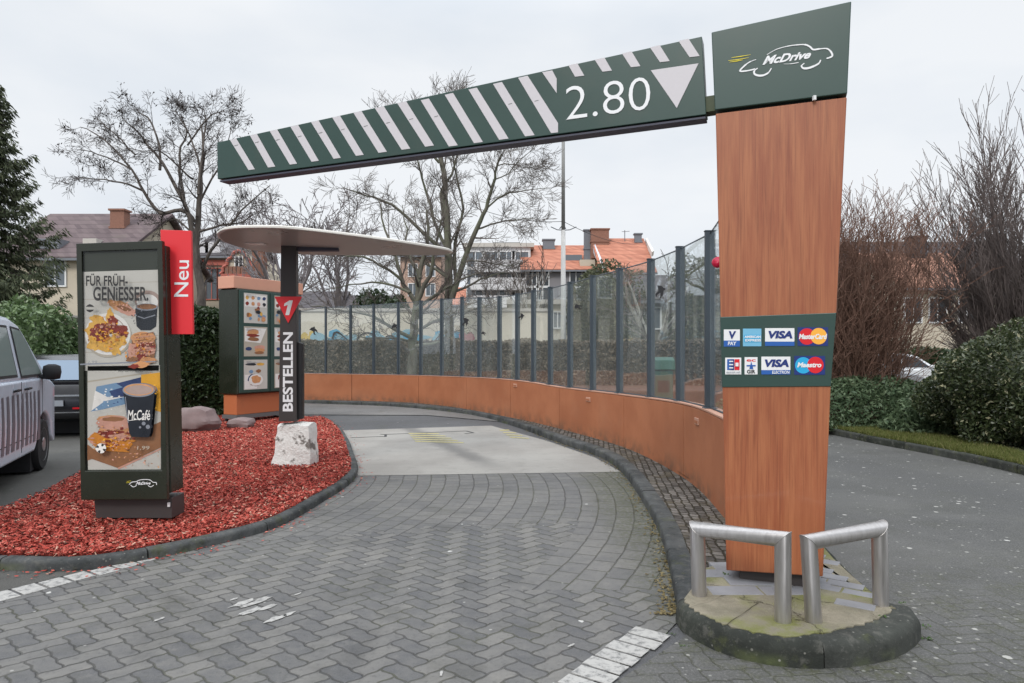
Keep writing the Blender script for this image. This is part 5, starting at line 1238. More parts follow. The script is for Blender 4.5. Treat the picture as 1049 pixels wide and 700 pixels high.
# spruce
def spruce(label,base,H_,R_,seed):
    rng=random.Random(seed); root=thing('spruce_tree',label,'tree',base); b=MB(); bx=V3(base); b.tube([bx,bx+V3((0,0,H_))],[.22,.02],8); b.build('trunk',bark_d,root)
    br=MB(); C_=[];U=[];
    z=.5
    while z<H_-.15:
        k=z/H_; Lr=R_*(1-k)**.85*rng.uniform(.85,1.15)+.12; nb=10 if k<.8 else 7
        for j in range(nb):
            a=2*math.pi*(j+rng.random())/nb; L=Lr*rng.uniform(.65,1.15); d=V3((math.cos(a),math.sin(a),0)); path=[]; m_=8
            for i in range(m_+1):
                s=i/m_; path.append(bx+V3((0,0,z))+d*L*s+V3((0,0,-.36*L*math.sin(s*1.9)+.30*L*s*s*s)))
            br.tube(path,[.03*(1-s_/9) for s_ in range(m_+1)],3,cap=False)
            side=V3((-d.y,d.x,0))
            ns=int(10+L*24)
            for i in range(ns):
                s=.12+.88*rng.random(); q=s*m_; ii=min(m_-1,int(q)); p=path[ii].lerp(path[ii+1],q-ii); w_=L*.26*(1.1-s*.7)
                o_=rng.uniform(-1,1); p=p+side*o_*w_*.6; C_.append(p); U.append((side*(o_*1.0)+d*.75+V3((0,0,-.55-rng.random()*.7))).normalized()*rng.uniform(.10,.22))
        z+=.30 if k<.75 else .2
    br.build('branch_structure',bark_d,root)
    C_=np.array([tuple(p) for p in C_]); U=np.array([tuple(p) for p in U]); n=len(C_); rg=np.random.default_rng(seed)
    vv=[];
    for k in range(4):
        off=rg.normal(0,.035,(n,3)); u=U*rg.uniform(.7,1.2,(n,1))+rg.normal(0,.035,(n,3)); wd=np.cross(u,rg.normal(0,1,(n,3))); wd/=np.linalg.norm(wd,axis=1)[:,None]; wd*=.016
        c=C_+off; vv.append(np.stack([c-wd,c+u*.5-wd*1.3,c+u,c+u*.5+wd*1.3],1).reshape(-1,3))
    v=np.concatenate(vv); np_mesh('crown',v,np.arange(len(v)).reshape(-1,4),lf_conif,root); return root
spruce('tall dark green spruce in front of the grey roofed house',(-14.2,18.5,0),9.0,2.75,2)
# shrubs behind the wall
bush('clipped_evergreen','round dark evergreen crown peeping over the graffiti wall, one of two',"bush",(-6.1,30,2.4),(.95,.9,1.75),5000,.09,lf_dark,51,group='round evergreens over the wall')['label']='round dark evergreen over the wall nearer the order post'
bush('clipped_evergreen','round dark evergreen over the wall beside the mossy tree trunk','bush',(-5.0,29.5,2.3),(.85,.9,1.7),5000,.09,lf_dark,52,group='round evergreens over the wall')
for i,(x,y,z,rx,rz,lab) in enumerate(((4.5,32,2.6,2.0,3.2,'dull olive evergreen tree behind the glass near the orange gable'),(8.2,29,2.4,1.7,3.4,'dull olive evergreen tree behind the glass beside the column'),(6.4,36,2.4,1.6,3.2,'narrow olive evergreen tree between two others behind the glass'))):
    bush('evergreen_tree',lab,'tree',(x,y,z),(rx,1.4,rz),9000,.11,lf_olive,60+i,fill=.4,flat=1.0,group='evergreens behind the glass screen',core=.7)
auto_tree('pale trunked bare tree seen through the last glass panes',672,24,262,.35,15,simple('plane_bark',(.25,.24,.21),.8,var=.4,vs=2),twig_g,n0=6,lv=2,group='bare deciduous trees beyond the glass screen',r=.2)
# ------------------------------------------------------------------ buildings and walls
m_plast=simple('cream_render',(.50,.44,.35),.85,var=.10,vs=.8,bump=.1,bs=8,dirt=.2); m_beige=simple('beige_wall_render',(.62,.57,.48),.85,var=.12,vs=.7,dirt=.25)
m_pinkw=simple('pinkish_render',(.46,.36,.30),.85,var=.08,vs=1); m_white=simple('white_render',(.60,.59,.60),.8,var=.06,vs=.6); m_redtrim=simple('red_stone_trim',(.42,.13,.10),.8,var=.12); m_grey_r=simple('grey_render',(.22,.21,.22),.85,var=.12,vs=.8)
m_brickc=simple('chimney_brick',(.24,.12,.085),.85,var=.25,vs=9); m_zinc=simple('zinc_grey',(.16,.17,.19),.6,var=.15); m_conc=simple('pale_stone_coping',(.48,.45,.41),.85,var=.1)
def roof_mat(name,c1,c2,sx=.3,sz=.34):
    m=Mat(name); s=m.t.nodes.new('ShaderNodeSeparateXYZ'); m.t.links.new(m.co(),s.inputs[0]); x,y,z=[S(m.t,s.outputs[i]) for i in range(3)]
    v=(z/sz); rw=v.floor(); fr=v.frac(); u=((x+y)/sx+rw*.5); rnd=m.white(m.comb(u.floor(),rw,1.0)); n=m.noise(.9,5,.6)
    c=m.mix((rnd*.6+n*.7-.2).clamp(),c1,c2); c=m.mix((1.0-fr.step(.0,.22))*.55,c,sc(c1,.45)); c=m.mix(n.step(.55,.75)*.35,c,(.09,.085,.06)); m.base(c); m.set(rough=.8,spec=.2); m.bump(fr,.5,.03); return m.m
m_rg=roof_mat('grey_brown_roof_tiles',(.085,.062,.066),(.165,.125,.125)); m_ro=roof_mat('orange_roof_tiles',(.30,.115,.075),(.50,.215,.14)); m_rd=roof_mat('dark_roof_tiles',(.06,.055,.06),(.11,.10,.105)); m_ro2=roof_mat('weathered_orange_roof',(.24,.12,.085),(.42,.22,.155))
def win(root,c,w_,h_,n,frame=white_pt,bars=1,gl=None,dep=.06):
    """window as frame part with pane; c centre of the opening on the wall face, n outward normal"""
    n=V3(n).normalized(); M=Matrix.Translation(V3(c))@n.to_track_quat('Y','Z').to_matrix().to_4x4(); b=MB(); t_=.07
    for (x,z,sx,sz) in ((0,h_/2,w_+t_,t_),(0,-h_/2,w_+t_,t_),(-w_/2,0,t_,h_-t_),(w_/2,0,t_,h_-t_)): b.box(0,(sx,.09,sz),M=M@Matrix.Translation((x,.02,z)))
    for k in range(bars): b.box(0,(.05,.06,h_-t_),M=M@Matrix.Translation((-w_/2+w_*(k+1)/(bars+1),.015,0)))
    f=b.build('window',frame,root); b=MB(); b.box(0,(w_-t_,.02,h_-t_),M=M@Matrix.Translation((0,.002,0))); b.build('pane',gl or m_win,f); return f
def house(name,label,x0,x1,y0,y1,eave,ridge,wm,rm,axis='x',over=.35,group=None,cat='house',ridge_pos=.5):
    root=thing(name,label,cat,((x0+x1)/2,(y0+y1)/2,0),group); b=MB()
    if axis=='x':
        ym=y0+(y1-y0)*ridge_pos
        b.prism([(x0,y0,0),(x0,y1,0),(x0,y1,eave),(x0,ym,ridge-.1),(x0,y0,eave)],(x1-x0,0,0)); b.build('wall',wm,root)
        b=MB(); s1=(ridge-eave)/(ym-y0); t_=.16; X0=x0-over;X1=x1+over
        b.prism([(X0,y0-over,eave-over*s1),(X0,ym,ridge),(X0,ym,ridge+t_),(X0,y0-over,eave-over*s1+t_)],(X1-X0,0,0)); s2=(ridge-eave)/(y1-ym)
        b.prism([(X0,ym+.001,ridge),(X0,y1+over,eave-over*s2),(X0,y1+over,eave-over*s2+t_),(X0,ym+.001,ridge+t_)],(X1-X0,0,0)); rf=b.build('roof',rm,root)
        b=MB(); b.box(((x0+x1)/2,y0-over-.06,eave-over*s1+.02),(X1-X0,.12,.12)); b.build('gutter',m_zinc,root)
    else:
        xm=x0+(x1-x0)*ridge_pos
        b.prism([(x0,y0,0),(x1,y0,0),(x1,y0,eave),(xm,y0,ridge-.1),(x0,y0,eave)],(0,y1-y0,0)); b.build('wall',wm,root)
        b=MB(); t_=.16; s=(ridge-eave)/(xm-x0); Y0=y0-over;Y1=y1+over
        b.prism([(x0-over,Y0,eave-over*s),(xm,Y0,ridge),(xm,Y0,ridge+t_),(x0-over,Y0,eave-over*s+t_)],(0,Y1-Y0,0)); s=(ridge-eave)/(x1-xm)
        b.prism([(xm+.001,Y0,ridge),(x1+over,Y0,eave-over*s),(x1+over,Y0,eave-over*s+t_),(xm+.001,Y0,ridge+t_)],(0,Y1-Y0,0)); rf=b.build('roof',rm,root)
    return root,rf
def X(px,Z): return (px-CX)/F*Z
def Zh(py,Z): return HC+(CY-py)/F*Z
def chimney(rf,x,y,z,w_,h_,m=m_brickc,d_=None):
    b=MB(); b.box((x,y,z+h_/2-.6),(w_,d_ or w_*.8,h_+1.2)); b.box((x,y,z+h_+.05),(w_+.14,(d_ or w_*.8)+.14,.1)); b.box((x,y,z+.05),(w_+.1,(d_ or w_*.8)+.1,.12)); o=b.build('chimney',m,rf)
    return o
# grey roofed house
Z=34; rt,rf=house('roofed_house','cream house with long grey brown tiled roof and brick chimney',X(20,Z)-1.5,X(178,Z+5)-.4,Z,Z+10,Zh(263,Z),Zh(222,Z+5),m_plast,m_rg)
chimney(rf,X(123,Z+3.3),Z+3.3,Zh(235,Z+3.3),.75,Zh(217,Z+3.3)-Zh(235,Z+3.3))
b=MB(); b.box((X(58,Z+1.2),Z+1.2,Zh(252,Z+1.2)),(1.2,1.5,.5)); b.build('skylight',m_zinc,rf)
b=MB(); b.box((X(96,Z+1.2),Z+1.2,Zh(249,Z+1.2)),(.7,.7,.35)); b.build('roof_vent',m_conc,rf)
for px in (57,100,135): win(rt,(X(px,Z),Z-.01,Zh(280,Z)),1.05,1.3,(0,-1,0),gl=m_win2)
# mansion with scalloped gable
Z=46; rt,rf=house('gabled_mansion','cream mansion with red stone quoins and dark slate roof',X(196,Z),X(236,Z),Z,Z+9,Zh(262,Z),Zh(240,Z+4.5),m_plast,m_rd)
for px in (203,217,229): win(rt,(X(px,Z),Z-.01,Zh(291,Z)),.8,2.1,(0,-1,0),frame=m_redtrim,gl=m_win2); 
for px in (205,217): b=MB(); b.box((X(px,Z),Z+.8,Zh(256,Z)),(1.0,1.4,1.1)); d_=b.build('dormer',m_white,rf); win(d_,(X(px,Z),Z+.09,Zh(256,Z)),.6,.8,(0,-1,0)) if False else None
b=MB(); b.box((X(216,Z),Z-.08,Zh(269.5,Z)),(2.9,.16,.35)); b.box((X(199,Z),Z-.08,5.0),(.35,.16,6)); b.build('stone_trim',m_redtrim,rt)
Z=44; gt=thing('scalloped_gable_house','ornate cream house front with stepped scalloped gable and red edges','house',(X(247,Z),Z+3,0)); g_=[(226,330),(226,281),(229,279),(229,274),(233,272),(234,266),(238,264),(240,259),(245,257),(250,259),(252,264),(256,267),(257,272),(261,275),(262,281),(266,283),(266,330)]
b=MB(); b.prism([P(x,y,Z) for x,y in g_],(0,6,0)); b.build('wall',m_plast,gt)
b=MB(); pa=[P(x,y,Z)+V3((0,-.1,0)) for x,y in g_[1:-1]]; [b.tube([p_,q_],.10,6) for p_,q_ in zip(pa,pa[1:])]; b.box(P(246,283,Z)+V3((0,-.1,0)),(2.3,.2,.25)); b.build('red_coping',m_redtrim,gt)
b=MB(); [b.box(P(x,278,Z)+V3((0,-.05,0)),(.22,.16,.6)) for x in (233,237,241,245,249,253,257)]; b.build('balustrade',m_brickc,gt)
win(gt,P(239,300,Z)+V3((0,-.02,0)),.8,1.8,(0,-1,0),frame=m_redtrim,gl=m_win2); win(gt,P(253,300,Z)+V3((0,-.02,0)),.8,1.8,(0,-1,0),frame=m_redtrim,gl=m_win2); win(gt,P(245,269,Z)+V3((0,-.02,0)),.5,.7,(0,-1,0),gl=m_win)
Z=43; st=thing('brick_stack','square dark brick chimney stack beside the scalloped gable','chimney',(X(267,Z),Z,0)); b=MB(); b.box((X(266,Z),Z,Zh(256,Z)/2),(.7,.7,Zh(256,Z))); b.box((X(266,Z),Z,Zh(256,Z)),(.85,.85,.2)); b.build('shaft',m_brickc,st); b=MB(); b.box((X(266,Z),Z,Zh(256,Z)+.2),(.4,.4,.25)); b.build('chimney_pot',m_zinc,st)
# brick orange building behind tree
Z=60; rt,rf=house('apartment_building','salmon brick apartment building glimpsed between the bare tree branches',X(410,Z),X(452,Z),Z,Z+9,Zh(262,Z),Zh(250,Z+4.5),simple('salmon_brick',(.42,.29,.23),.85,var=.12,vs=1),m_rd,cat='building')
for px in (423,441):
    for py in (277,297): win(rt,(X(px,Z),Z-.01,Zh(py,Z)),.8,1.1,(0,-1,0),gl=m_win2)
# white flats
Z=52; rt=thing('block_of_flats','pale flat roofed block of flats with dark rooftop room','building',(X(510,Z),Z+5,0)); b=MB(); b.box((X(511,Z),Z+5,Zh(252,Z)/2),(X(543,Z)-X(478,Z),10,Zh(252,Z))); b.build('wall',m_white,rt)
b=MB(); b.box((X(519,Z+3),Z+5,(Zh(256,Z)+Zh(243,Z))/2),(X(535,Z)-X(506,Z),5,Zh(243,Z)-Zh(256,Z))); b.build('rooftop_room',simple('dark_fascia',(.10,.095,.085),.8),rt)
b=MB(); b.box((X(511,Z),Z+4.9,Zh(251.5,Z)),(X(544,Z)-X(477,Z)+.4,10.3,.3)); b.build('roof_edge',m_conc,rt)
for py in (266,284,302):
    for px in (487,503,519,533): win(rt,(X(px,Z),Z-.01,Zh(py,Z)),1.3,1.2,(0,-1,0),gl=m_win2)
    b=MB(); b.box((X(511,Z),Z-.5,Zh(py+8,Z)),(4.2 if py>270 else 3.6,1.0,.9)); b.build('balcony',m_white,rt)
# orange roofed houses
Z=50; rt,rf=house('terraced_house','grey rendered house with low orange tiled roof and skylight beside the lamp mast','' and 0 or X(538,Z),X(612,Z),Z,Z+9,Zh(276,Z),Zh(253.5,Z+4.5),m_grey_r,m_ro)
chimney(rf,X(562,Z+4),Z+4,Zh(256,Z+4),.9,.7,m_zinc); b=MB(); b.box((X(586,Z+1.8),Z+1.8,Zh(265.5,Z+1.8)),(1.4,1.0,.5)); b.build('skylight',m_win2,rf)
b=MB(); b.box((X(600,Z+1.5),Z+1.2,Zh(272,Z)),(1.1,2.0,.9)); b.build('dormer',m_plast,rf)
for px in (545,556,590,603):
    for py in (285,303): win(rt,(X(px,Z),Z-.01,Zh(py,Z)),.9,1.2,(0,-1,0))
Z=47; rt,rf=house('terraced_house','taller orange tiled house with dark edged gable and brick chimneys',X(619,Z),X(667,Z),Z,Z+9,Zh(278,Z),Zh(246.5,Z+4.5),m_grey_r,m_ro)
chimney(rf,X(614,Z+4),Z+4,Zh(249,Z+4),1.3,.9); chimney(rf,X(602,Z+4.4),Z+4.4,Zh(256,Z+4.4),.55,1.4,m_zinc); chimney(rf,X(653.5,Z+4),Z+4,Zh(249,Z+4),.5,.6,m_zinc)
b=MB(); a=P(607,244,Z+4.5); c=P(620,274,Z); b.prism([a,c,c+V3((-.16,0,-.1)),a+V3((-.16,0,-.1))],(0,.2,-.4)); b.build('gable_flashing',simple('white_flashing',(.55,.57,.62),.6),rf)
b=MB(); a=P(663,243.5,Z+4.4); c=P(670,257,Z+.6); b.prism([a,c,c+V3((-.14,0,-.1)),a+V3((-.14,0,-.1))],(0,.2,-.3)); b.build('gable_flashing',simple('white_flashing',(.6,.58,.55),.6),rf)
b=MB(); b.tube([P(640,247,Z+4),P(640,236,Z+4)],.03,4); b.tube([P(637,237.5,Z+4),P(645,237,Z+4)],.02,4); b.build('aerial',m_zinc,rf)
for px in (629,645,660):
    for py in (290,308): win(rt,(X(px,Z),Z-.01,Zh(py,Z)),.9,1.3,(0,-1,0))
# low building seen through the glass
Z=33; rt=thing('low_outbuilding','low beige flat roofed building behind the glass screen below the houses','building',(X(565,Z),Z+2,0)); b=MB(); b.box((X(572,Z),Z+2,Zh(312,Z)/2),(X(622,Z)-X(520,Z),4,Zh(312,Z))); b.build('wall',m_beige,rt); b=MB(); b.box((X(572,Z),Z+1.9,Zh(311,Z)+.06),(X(624,Z)-X(518,Z),4.4,.22)); b.build('roof_slab',m_conc,rt)
for px in (533,551,569,586,603): win(rt,(X(px,Z),Z-.01,Zh(328,Z)),.62,.8,(0,-1,0),bars=2,gl=m_win2)
Z=31; rt,rf=house('roofed_house','olive grey rendered house with small white windows seen through the screen',X(622,Z),X(735,Z),Z+1,Z+9,Zh(306,Z),Zh(284,Z+4.5),simple('olive_render',(.18,.175,.14),.9,var=.15,vs=1),m_rd)
for px in (640,668,702): win(rt,(X(px,Z+1),Z+.99,Zh(325,Z)),.8,1.0,(0,-1,0),gl=m_win2)
# graffiti wall
Zw=26.5; gw=thing('perimeter_wall','long beige rendered wall with faded blue and yellow graffiti','wall',(-5.5,Zw,0)); b=MB(); hW=Zh(319,Zw); b.box((-5.6,Zw+.15,hW/2),(14.0,.3,hW)); b.build('wall_body',m_beige,gw); b=MB(); b.box((-5.6,Zw+.15,hW+.05),(14.1,.42,.12)); b.build('coping',m_conc,gw)
gb=[simple('graffiti_blue',(.10,.33,.50),.7,var=.3,vs=3),simple('graffiti_yellow',(.55,.40,.12),.7,var=.3,vs=3),simple('graffiti_black',(.03,.03,.045),.7),simple('graffiti_pink',(.50,.22,.25),.7,var=.2,vs=3),simple('graffiti_pale_blue',(.25,.42,.50),.7,var=.2,vs=3)]
gr=random.Random(2); b=MB(); fw=lambda x,y,o_=.004: P(x,y,Zw-o_)
k=0
for i in range(44):
    x=gr.uniform(308,470); k+=1; mi=1 if x<322 else gr.choice((0,4,4,0)); b.poly([fw(*p,o_=.003+k*.0006) for p in blob(x,gr.uniform(342,349),gr.uniform(3,8),gr.uniform(2,5),gr,.25,10)],mi)
for i in range(8): k+=1; b.poly([fw(*p,o_=.003+k*.0006) for p in blob(gr.uniform(474,486),gr.uniform(341,347),4,3,gr,.25,10)],3)
for pts in ([(341,348),(342,341),(348,342),(353,346),(357,349)],[(340,347),(345,340),(352,345)],[(366,348),(370,343),(377,341),(384,344),(387,349)],[(366,349),(368,340)],[(395,345),(401,344),(402,349)],[(405,349),(409,343)]):
    stroke(b,smooth2(pts,4),1.3,lambda x,y: fw(x,y,o_=.04),2)
b.build('graffiti_print',gb,gw)
# wall at the left edge
Zl=24.5; lw_=thing('perimeter_wall','pinkish low wall with stepped top beside the spruce and laurel','wall',(-17,Zl,0)); b=MB(); b.box((X(-30,Zl)-2,Zl,Zh(315,Zl)/2),(X(12,Zl)-X(-30,Zl)+4,.35,Zh(315,Zl))); b.box(((X(12,Zl)+X(75,Zl))/2,Zl,Zh(326,Zl)/2),(X(75,Zl)-X(12,Zl),.3,Zh(326,Zl))); b.build('wall_body',m_pinkw,lw_)
b=MB(); b.box((X(-30,Zl)-2,Zl,Zh(315,Zl)+.06),(X(12,Zl)-X(-30,Zl)+4.1,.5,.12)); b.box(((X(12,Zl)+X(75,Zl))/2+.05,Zl,Zh(326,Zl)+.05),(X(75,Zl)-X(12,Zl),.42,.1)); b.build('coping',m_conc,lw_)
# right house and far rows
Z=36; rt,rf=house('roofed_house','house with weathered orange roof glimpsed between shrub and dark tree',X(930,Z),X(1020,Z),Z,Z+9,Zh(294,Z),Zh(262,Z+4.5),m_plast,m_ro2)
for px in (935,960,990): win(rt,(X(px,Z),Z-.01,Zh(318,Z)),.9,1.3,(0,-1,0),gl=m_win)
chimney(rf,X(938,Z+4),Z+4,Zh(262,Z+4),.9,1.0,m_rd)
Z=48; house('roofed_house','dark roofed house behind the weathered orange roof',X(900,Z),X(1060,Z),Z,Z+9,Zh(282,Z),Zh(250,Z+4.5),m_grey_r,m_rd)
# distant row to close the gaps
Z=75
for i,(a,b_,e,r_,wm,rm,lab) in enumerate(((285,345,318,300,m_white,m_rd,'distant pale house with dark roof behind the faint trees'),(350,405,322,304,m_plast,m_rd,'distant cream house low behind the mossy tree'),(455,480,312,296,m_grey_r,m_ro,'distant grey house with orange roof beside the white flats'),(690,760,312,292,m_white,m_rd,'distant white house behind the wooden column'),(840,905,318,298,m_white,m_rg,'distant pale house behind the reddish bare shrub'),(1000,1100,316,290,m_plast,m_rg,'distant house behind the many stemmed tree'),(-60,20,318,298,m_white,m_rg,'distant pale house behind the spruce'))):
    house('distant_house',lab,X(a,Z),X(b_,Z),Z,Z+9,Zh(e,Z),Zh(r_,Z+4.5),wm,rm)
# far wood as one mass
rg=np.random.default_rng(77); n=9000; x=rg.uniform(-110,110,n); prof=5.5+1.3*np.sin(x*.11)+.9*np.sin(x*.31+1)+.5*np.sin(x*.9); z=prof*(1-rg.random(n)**2.0); y=rg.uniform(96,104,n); c=np.stack([x,y,z],1)
v,q=leaf_cloud(n,lambda k:c,.8,rg); o=np_mesh('far_wood',v,q,leafmat('far_wood_leaf',(.12,.12,.115),(.18,.18,.165),.9,.1)); tag(o,'low hazy line of distant woodland behind the houses','woodland',kind='stuff')

# ------------------------------------------------------------------ light mast and cables
Z=27; mt_=thing('lamp_mast','tall slim pale mast rising behind the bar with short cross arms','mast',(X(577,Z),Z,0)); b=MB(); x=X(577,Z); b.tube([(x,Z,0),(x,Z,Zh(236,Z))],[.12,.085],12); b.build('lower_mast',simple('white_mast',(.55,.54,.52),.6),mt_,smooth=True)
b=MB(); b.tube([(x,Z,Zh(237,Z)),(x,Z,Zh(105,Z))],[.075,.06],12); b.build('upper_mast',simple('grey_mast',(.25,.25,.24),.6),mt_,smooth=True)
b=MB(); 
for s_ in (1,-1): b.tube([(x,Z,Zh(236,Z)),(x+s_*.25,Z-.1,Zh(236,Z)),(x+s_*.5,Z-.2,Zh(233.5,Z))],.02,5); b.tube([(x,Z,Zh(230,Z)),(x+s_*.12,Z+.3,Zh(233,Z))],.02,5)
b.build('cross_arm',m_zinc,mt_)
def cable(lab,A,B,sag,r=.012):
    A=V3(A);B=V3(B); b=MB(); b.tube([A.lerp(B,i/16)+V3((0,0,-sag*4*(i/16)*(1-i/16))) for i in range(17)],r,4); tag(b.build('overhead_cable',soft_black),lab,'cable')
cable('thin dark cable from the mast down to the orange roofed house',(x,Z,Zh(227,Z)),P(656,250,46),.3,.012)
cable('thin dark cable from the mast towards the bare trees',(x,Z,Zh(227,Z)),P(470,205,30),.3,.010)
# ------------------------------------------------------------------ green bin
bn=thing('grit_bin','dark green plastic bin with rounded lid behind the glass','bin',(2.35,11.3,0)); bm_=simple('green_plastic',(.018,.085,.06),.45,var=.12,vs=4); 
Zb=11.9; xb=X(677,Zb); zt_=Zh(366,Zb)
b=MB(); b.prism([(xb-.17,Zb-.2,.0),(xb+.17,Zb-.2,0),(xb+.17,Zb+.2,0),(xb-.17,Zb+.2,0)],(0,0,zt_-.22)); b.build('body',bm_,bn,bevel=.03)
b=MB(); b.prism([(xb-.2,Zb-.24,zt_-.22),(xb+.2,Zb-.24,zt_-.22),(xb+.2,Zb-.2,zt_-.1),(xb+.17,Zb,zt_),(xb-.17,Zb,zt_),(xb-.2,Zb-.2,zt_-.1)][:0] or [(xb-.2,Zb-.24,zt_-.215),(xb-.2,Zb+.24,zt_-.215),(xb-.2,Zb+.2,zt_-.05),(xb-.2,Zb+.08,zt_),(xb-.2,Zb-.08,zt_),(xb-.2,Zb-.2,zt_-.05)],(.4,0,0)); b.build('lid',bm_,bn,bevel=.015)
b=MB(); b.box((xb,Zb-.212,zt_-.5),(.2,.01,.2)); b.build('bin_opening',black_gap,bn)
bn.location=(xb,Zb,0)
for ch in bn.children:
    for vtx in ch.data.vertices: vtx.co.x-=xb-2.35; vtx.co.y-=Zb-11.3
# ------------------------------------------------------------------ vehicles (local x forward from the front axle, origin on the ground)
tyre=simple('tyre_rubber',(.018,.018,.019),.85,var=.2,bump=.2); hub=simple('wheel_silver',(.35,.35,.36),.35,metal=.6); lampw=simple('clear_lamp',(.55,.57,.6),.1); lampr=simple('red_lamp',(.4,.01,.015),.15); chrome=simple('chrome_trim',(.5,.5,.5),.2,metal=.9)
def wheel(root,x,y,r,w_=.2):
    s=1 if y>0 else -1; b=MB(); Rm=Matrix.Rotation(R(90)*-s,3,'X')
    b.lathe((x,y,r),[(r*.62,-w_/2),(r*.93,-w_/2),(r,-w_/2+.03),(r,w_/2-.03),(r*.93,w_/2),(r*.64,w_/2)],28,axis=Rm); wt_=b.build('wheel',tyre,root,local=True,auto=40)
    b=MB(); b.lathe((x,y,r),[(r*.62,w_/2-.04),(r*.64,w_/2+.002),(r*.56,w_/2-.02),(r*.30,w_/2-.03),(r*.26,w_/2+.005),(.02,w_/2+.01)],28,axis=Rm); b.build('rim',hub,wt_,local=True,auto=40)
    b=MB()
    for k in range(16):
        a=2*math.pi*k/16; c=V3((math.cos(a)*r*.49,math.sin(a)*r*.49,w_/2-.022)); c=V3((x,y,r))+Rm@c; M=Matrix.Translation(c)@(Rm@Matrix.Rotation(a,3,'Z')).to_4x4(); b.box(0,(.045,.022,.008),M=M)
    b.build('rim_slot',soft_black,wt_,local=True)
def arc(cx,r,a0=180,a1=0,n=12,z0=.32): return [(cx+r*math.cos(R(a0+(a1-a0)*i/n)),z0+r*math.sin(R(a0+(a1-a0)*i/n))) for i in range(n+1)]
def vehicle(name,lab,cat,pos,head,paint,low,top,hw,wb,belt,taper,wr=.32,group=None,nose=.16,xs=.55):
    root=thing(name,lab,cat,pos,group); fx=V3((head[0],head[1],0)).normalized(); root.rotation_euler=(0,0,math.atan2(fx.y,fx.x))
    xs_=[p[0] for p in low]; xa,xb_=min(xs_),max(xs_)
    def yw(x,z):   # plan curvature at nose and tail
        k=max(0,(x-xs)/(xb_-xs)); return hw*(1-nose*k)
    full=[]
    for i,p in enumerate(low):
        a=low[i-1]
        if (a[0]-xs)*(p[0]-xs)<0: t_=(xs-a[0])/(p[0]-a[0]); full.append((xs,a[1]+(p[1]-a[1])*t_))
        full.append(p)
    for nm,pts,mt in (('body',full,paint),):
        b=MB(); n=len(pts); ia=[i for i,p in enumerate(pts) if p[0]<=xs+1e-6]; ib=[i for i,p in enumerate(pts) if p[0]>=xs-1e-6]; L=[(x,yw(x,z),z) for x,z in pts]; Rr=[(x,-yw(x,z),z) for x,z in pts]; b.add(L+Rr,[tuple(ia),tuple(ib),tuple(n+i for i in reversed(ia)),tuple(n+i for i in reversed(ib))]+[(i,i+n,(i+1)%n+n,(i+1)%n) for i in range(n)]); b.build('body',mt,root,local=True,bevel=.045,seg=3,auto=50)
    b=MB(); n=len(top); tz=max(z for x,z in top)
    def tw(x,z): return (yw(x,1)-.012)*(1-taper*max(0,(z-belt))/(tz-belt))
    L=[(x,tw(x,z),z) for x,z in top]; Rr=[(x,-tw(x,z),z) for x,z in top]; b.add(L+Rr,[tuple(range(n)),tuple(range(2*n-1,n-1,-1))]+[(i,i+n,(i+1)%n+n,(i+1)%n) for i in range(n)]); b.build('cabin',paint,root,local=True,bevel=.05,seg=3,auto=50)
    for y in (hw-.11,-(hw-.11)):
        wheel(root,0,y,wr); wheel(root,-wb,y,wr)
    for cx in (0,-wb): b=MB(); b.box((cx,0,wr+.02),(wr*2.15,hw*2-.16,wr*2.0-.02)); b.build('wheel_housing',soft_black,root,local=True)
    def side_poly(pts,s,off): return [(x,s*(tw(x,z)+off),z) for x,z in pts]
    return root,side_poly,tw,yw
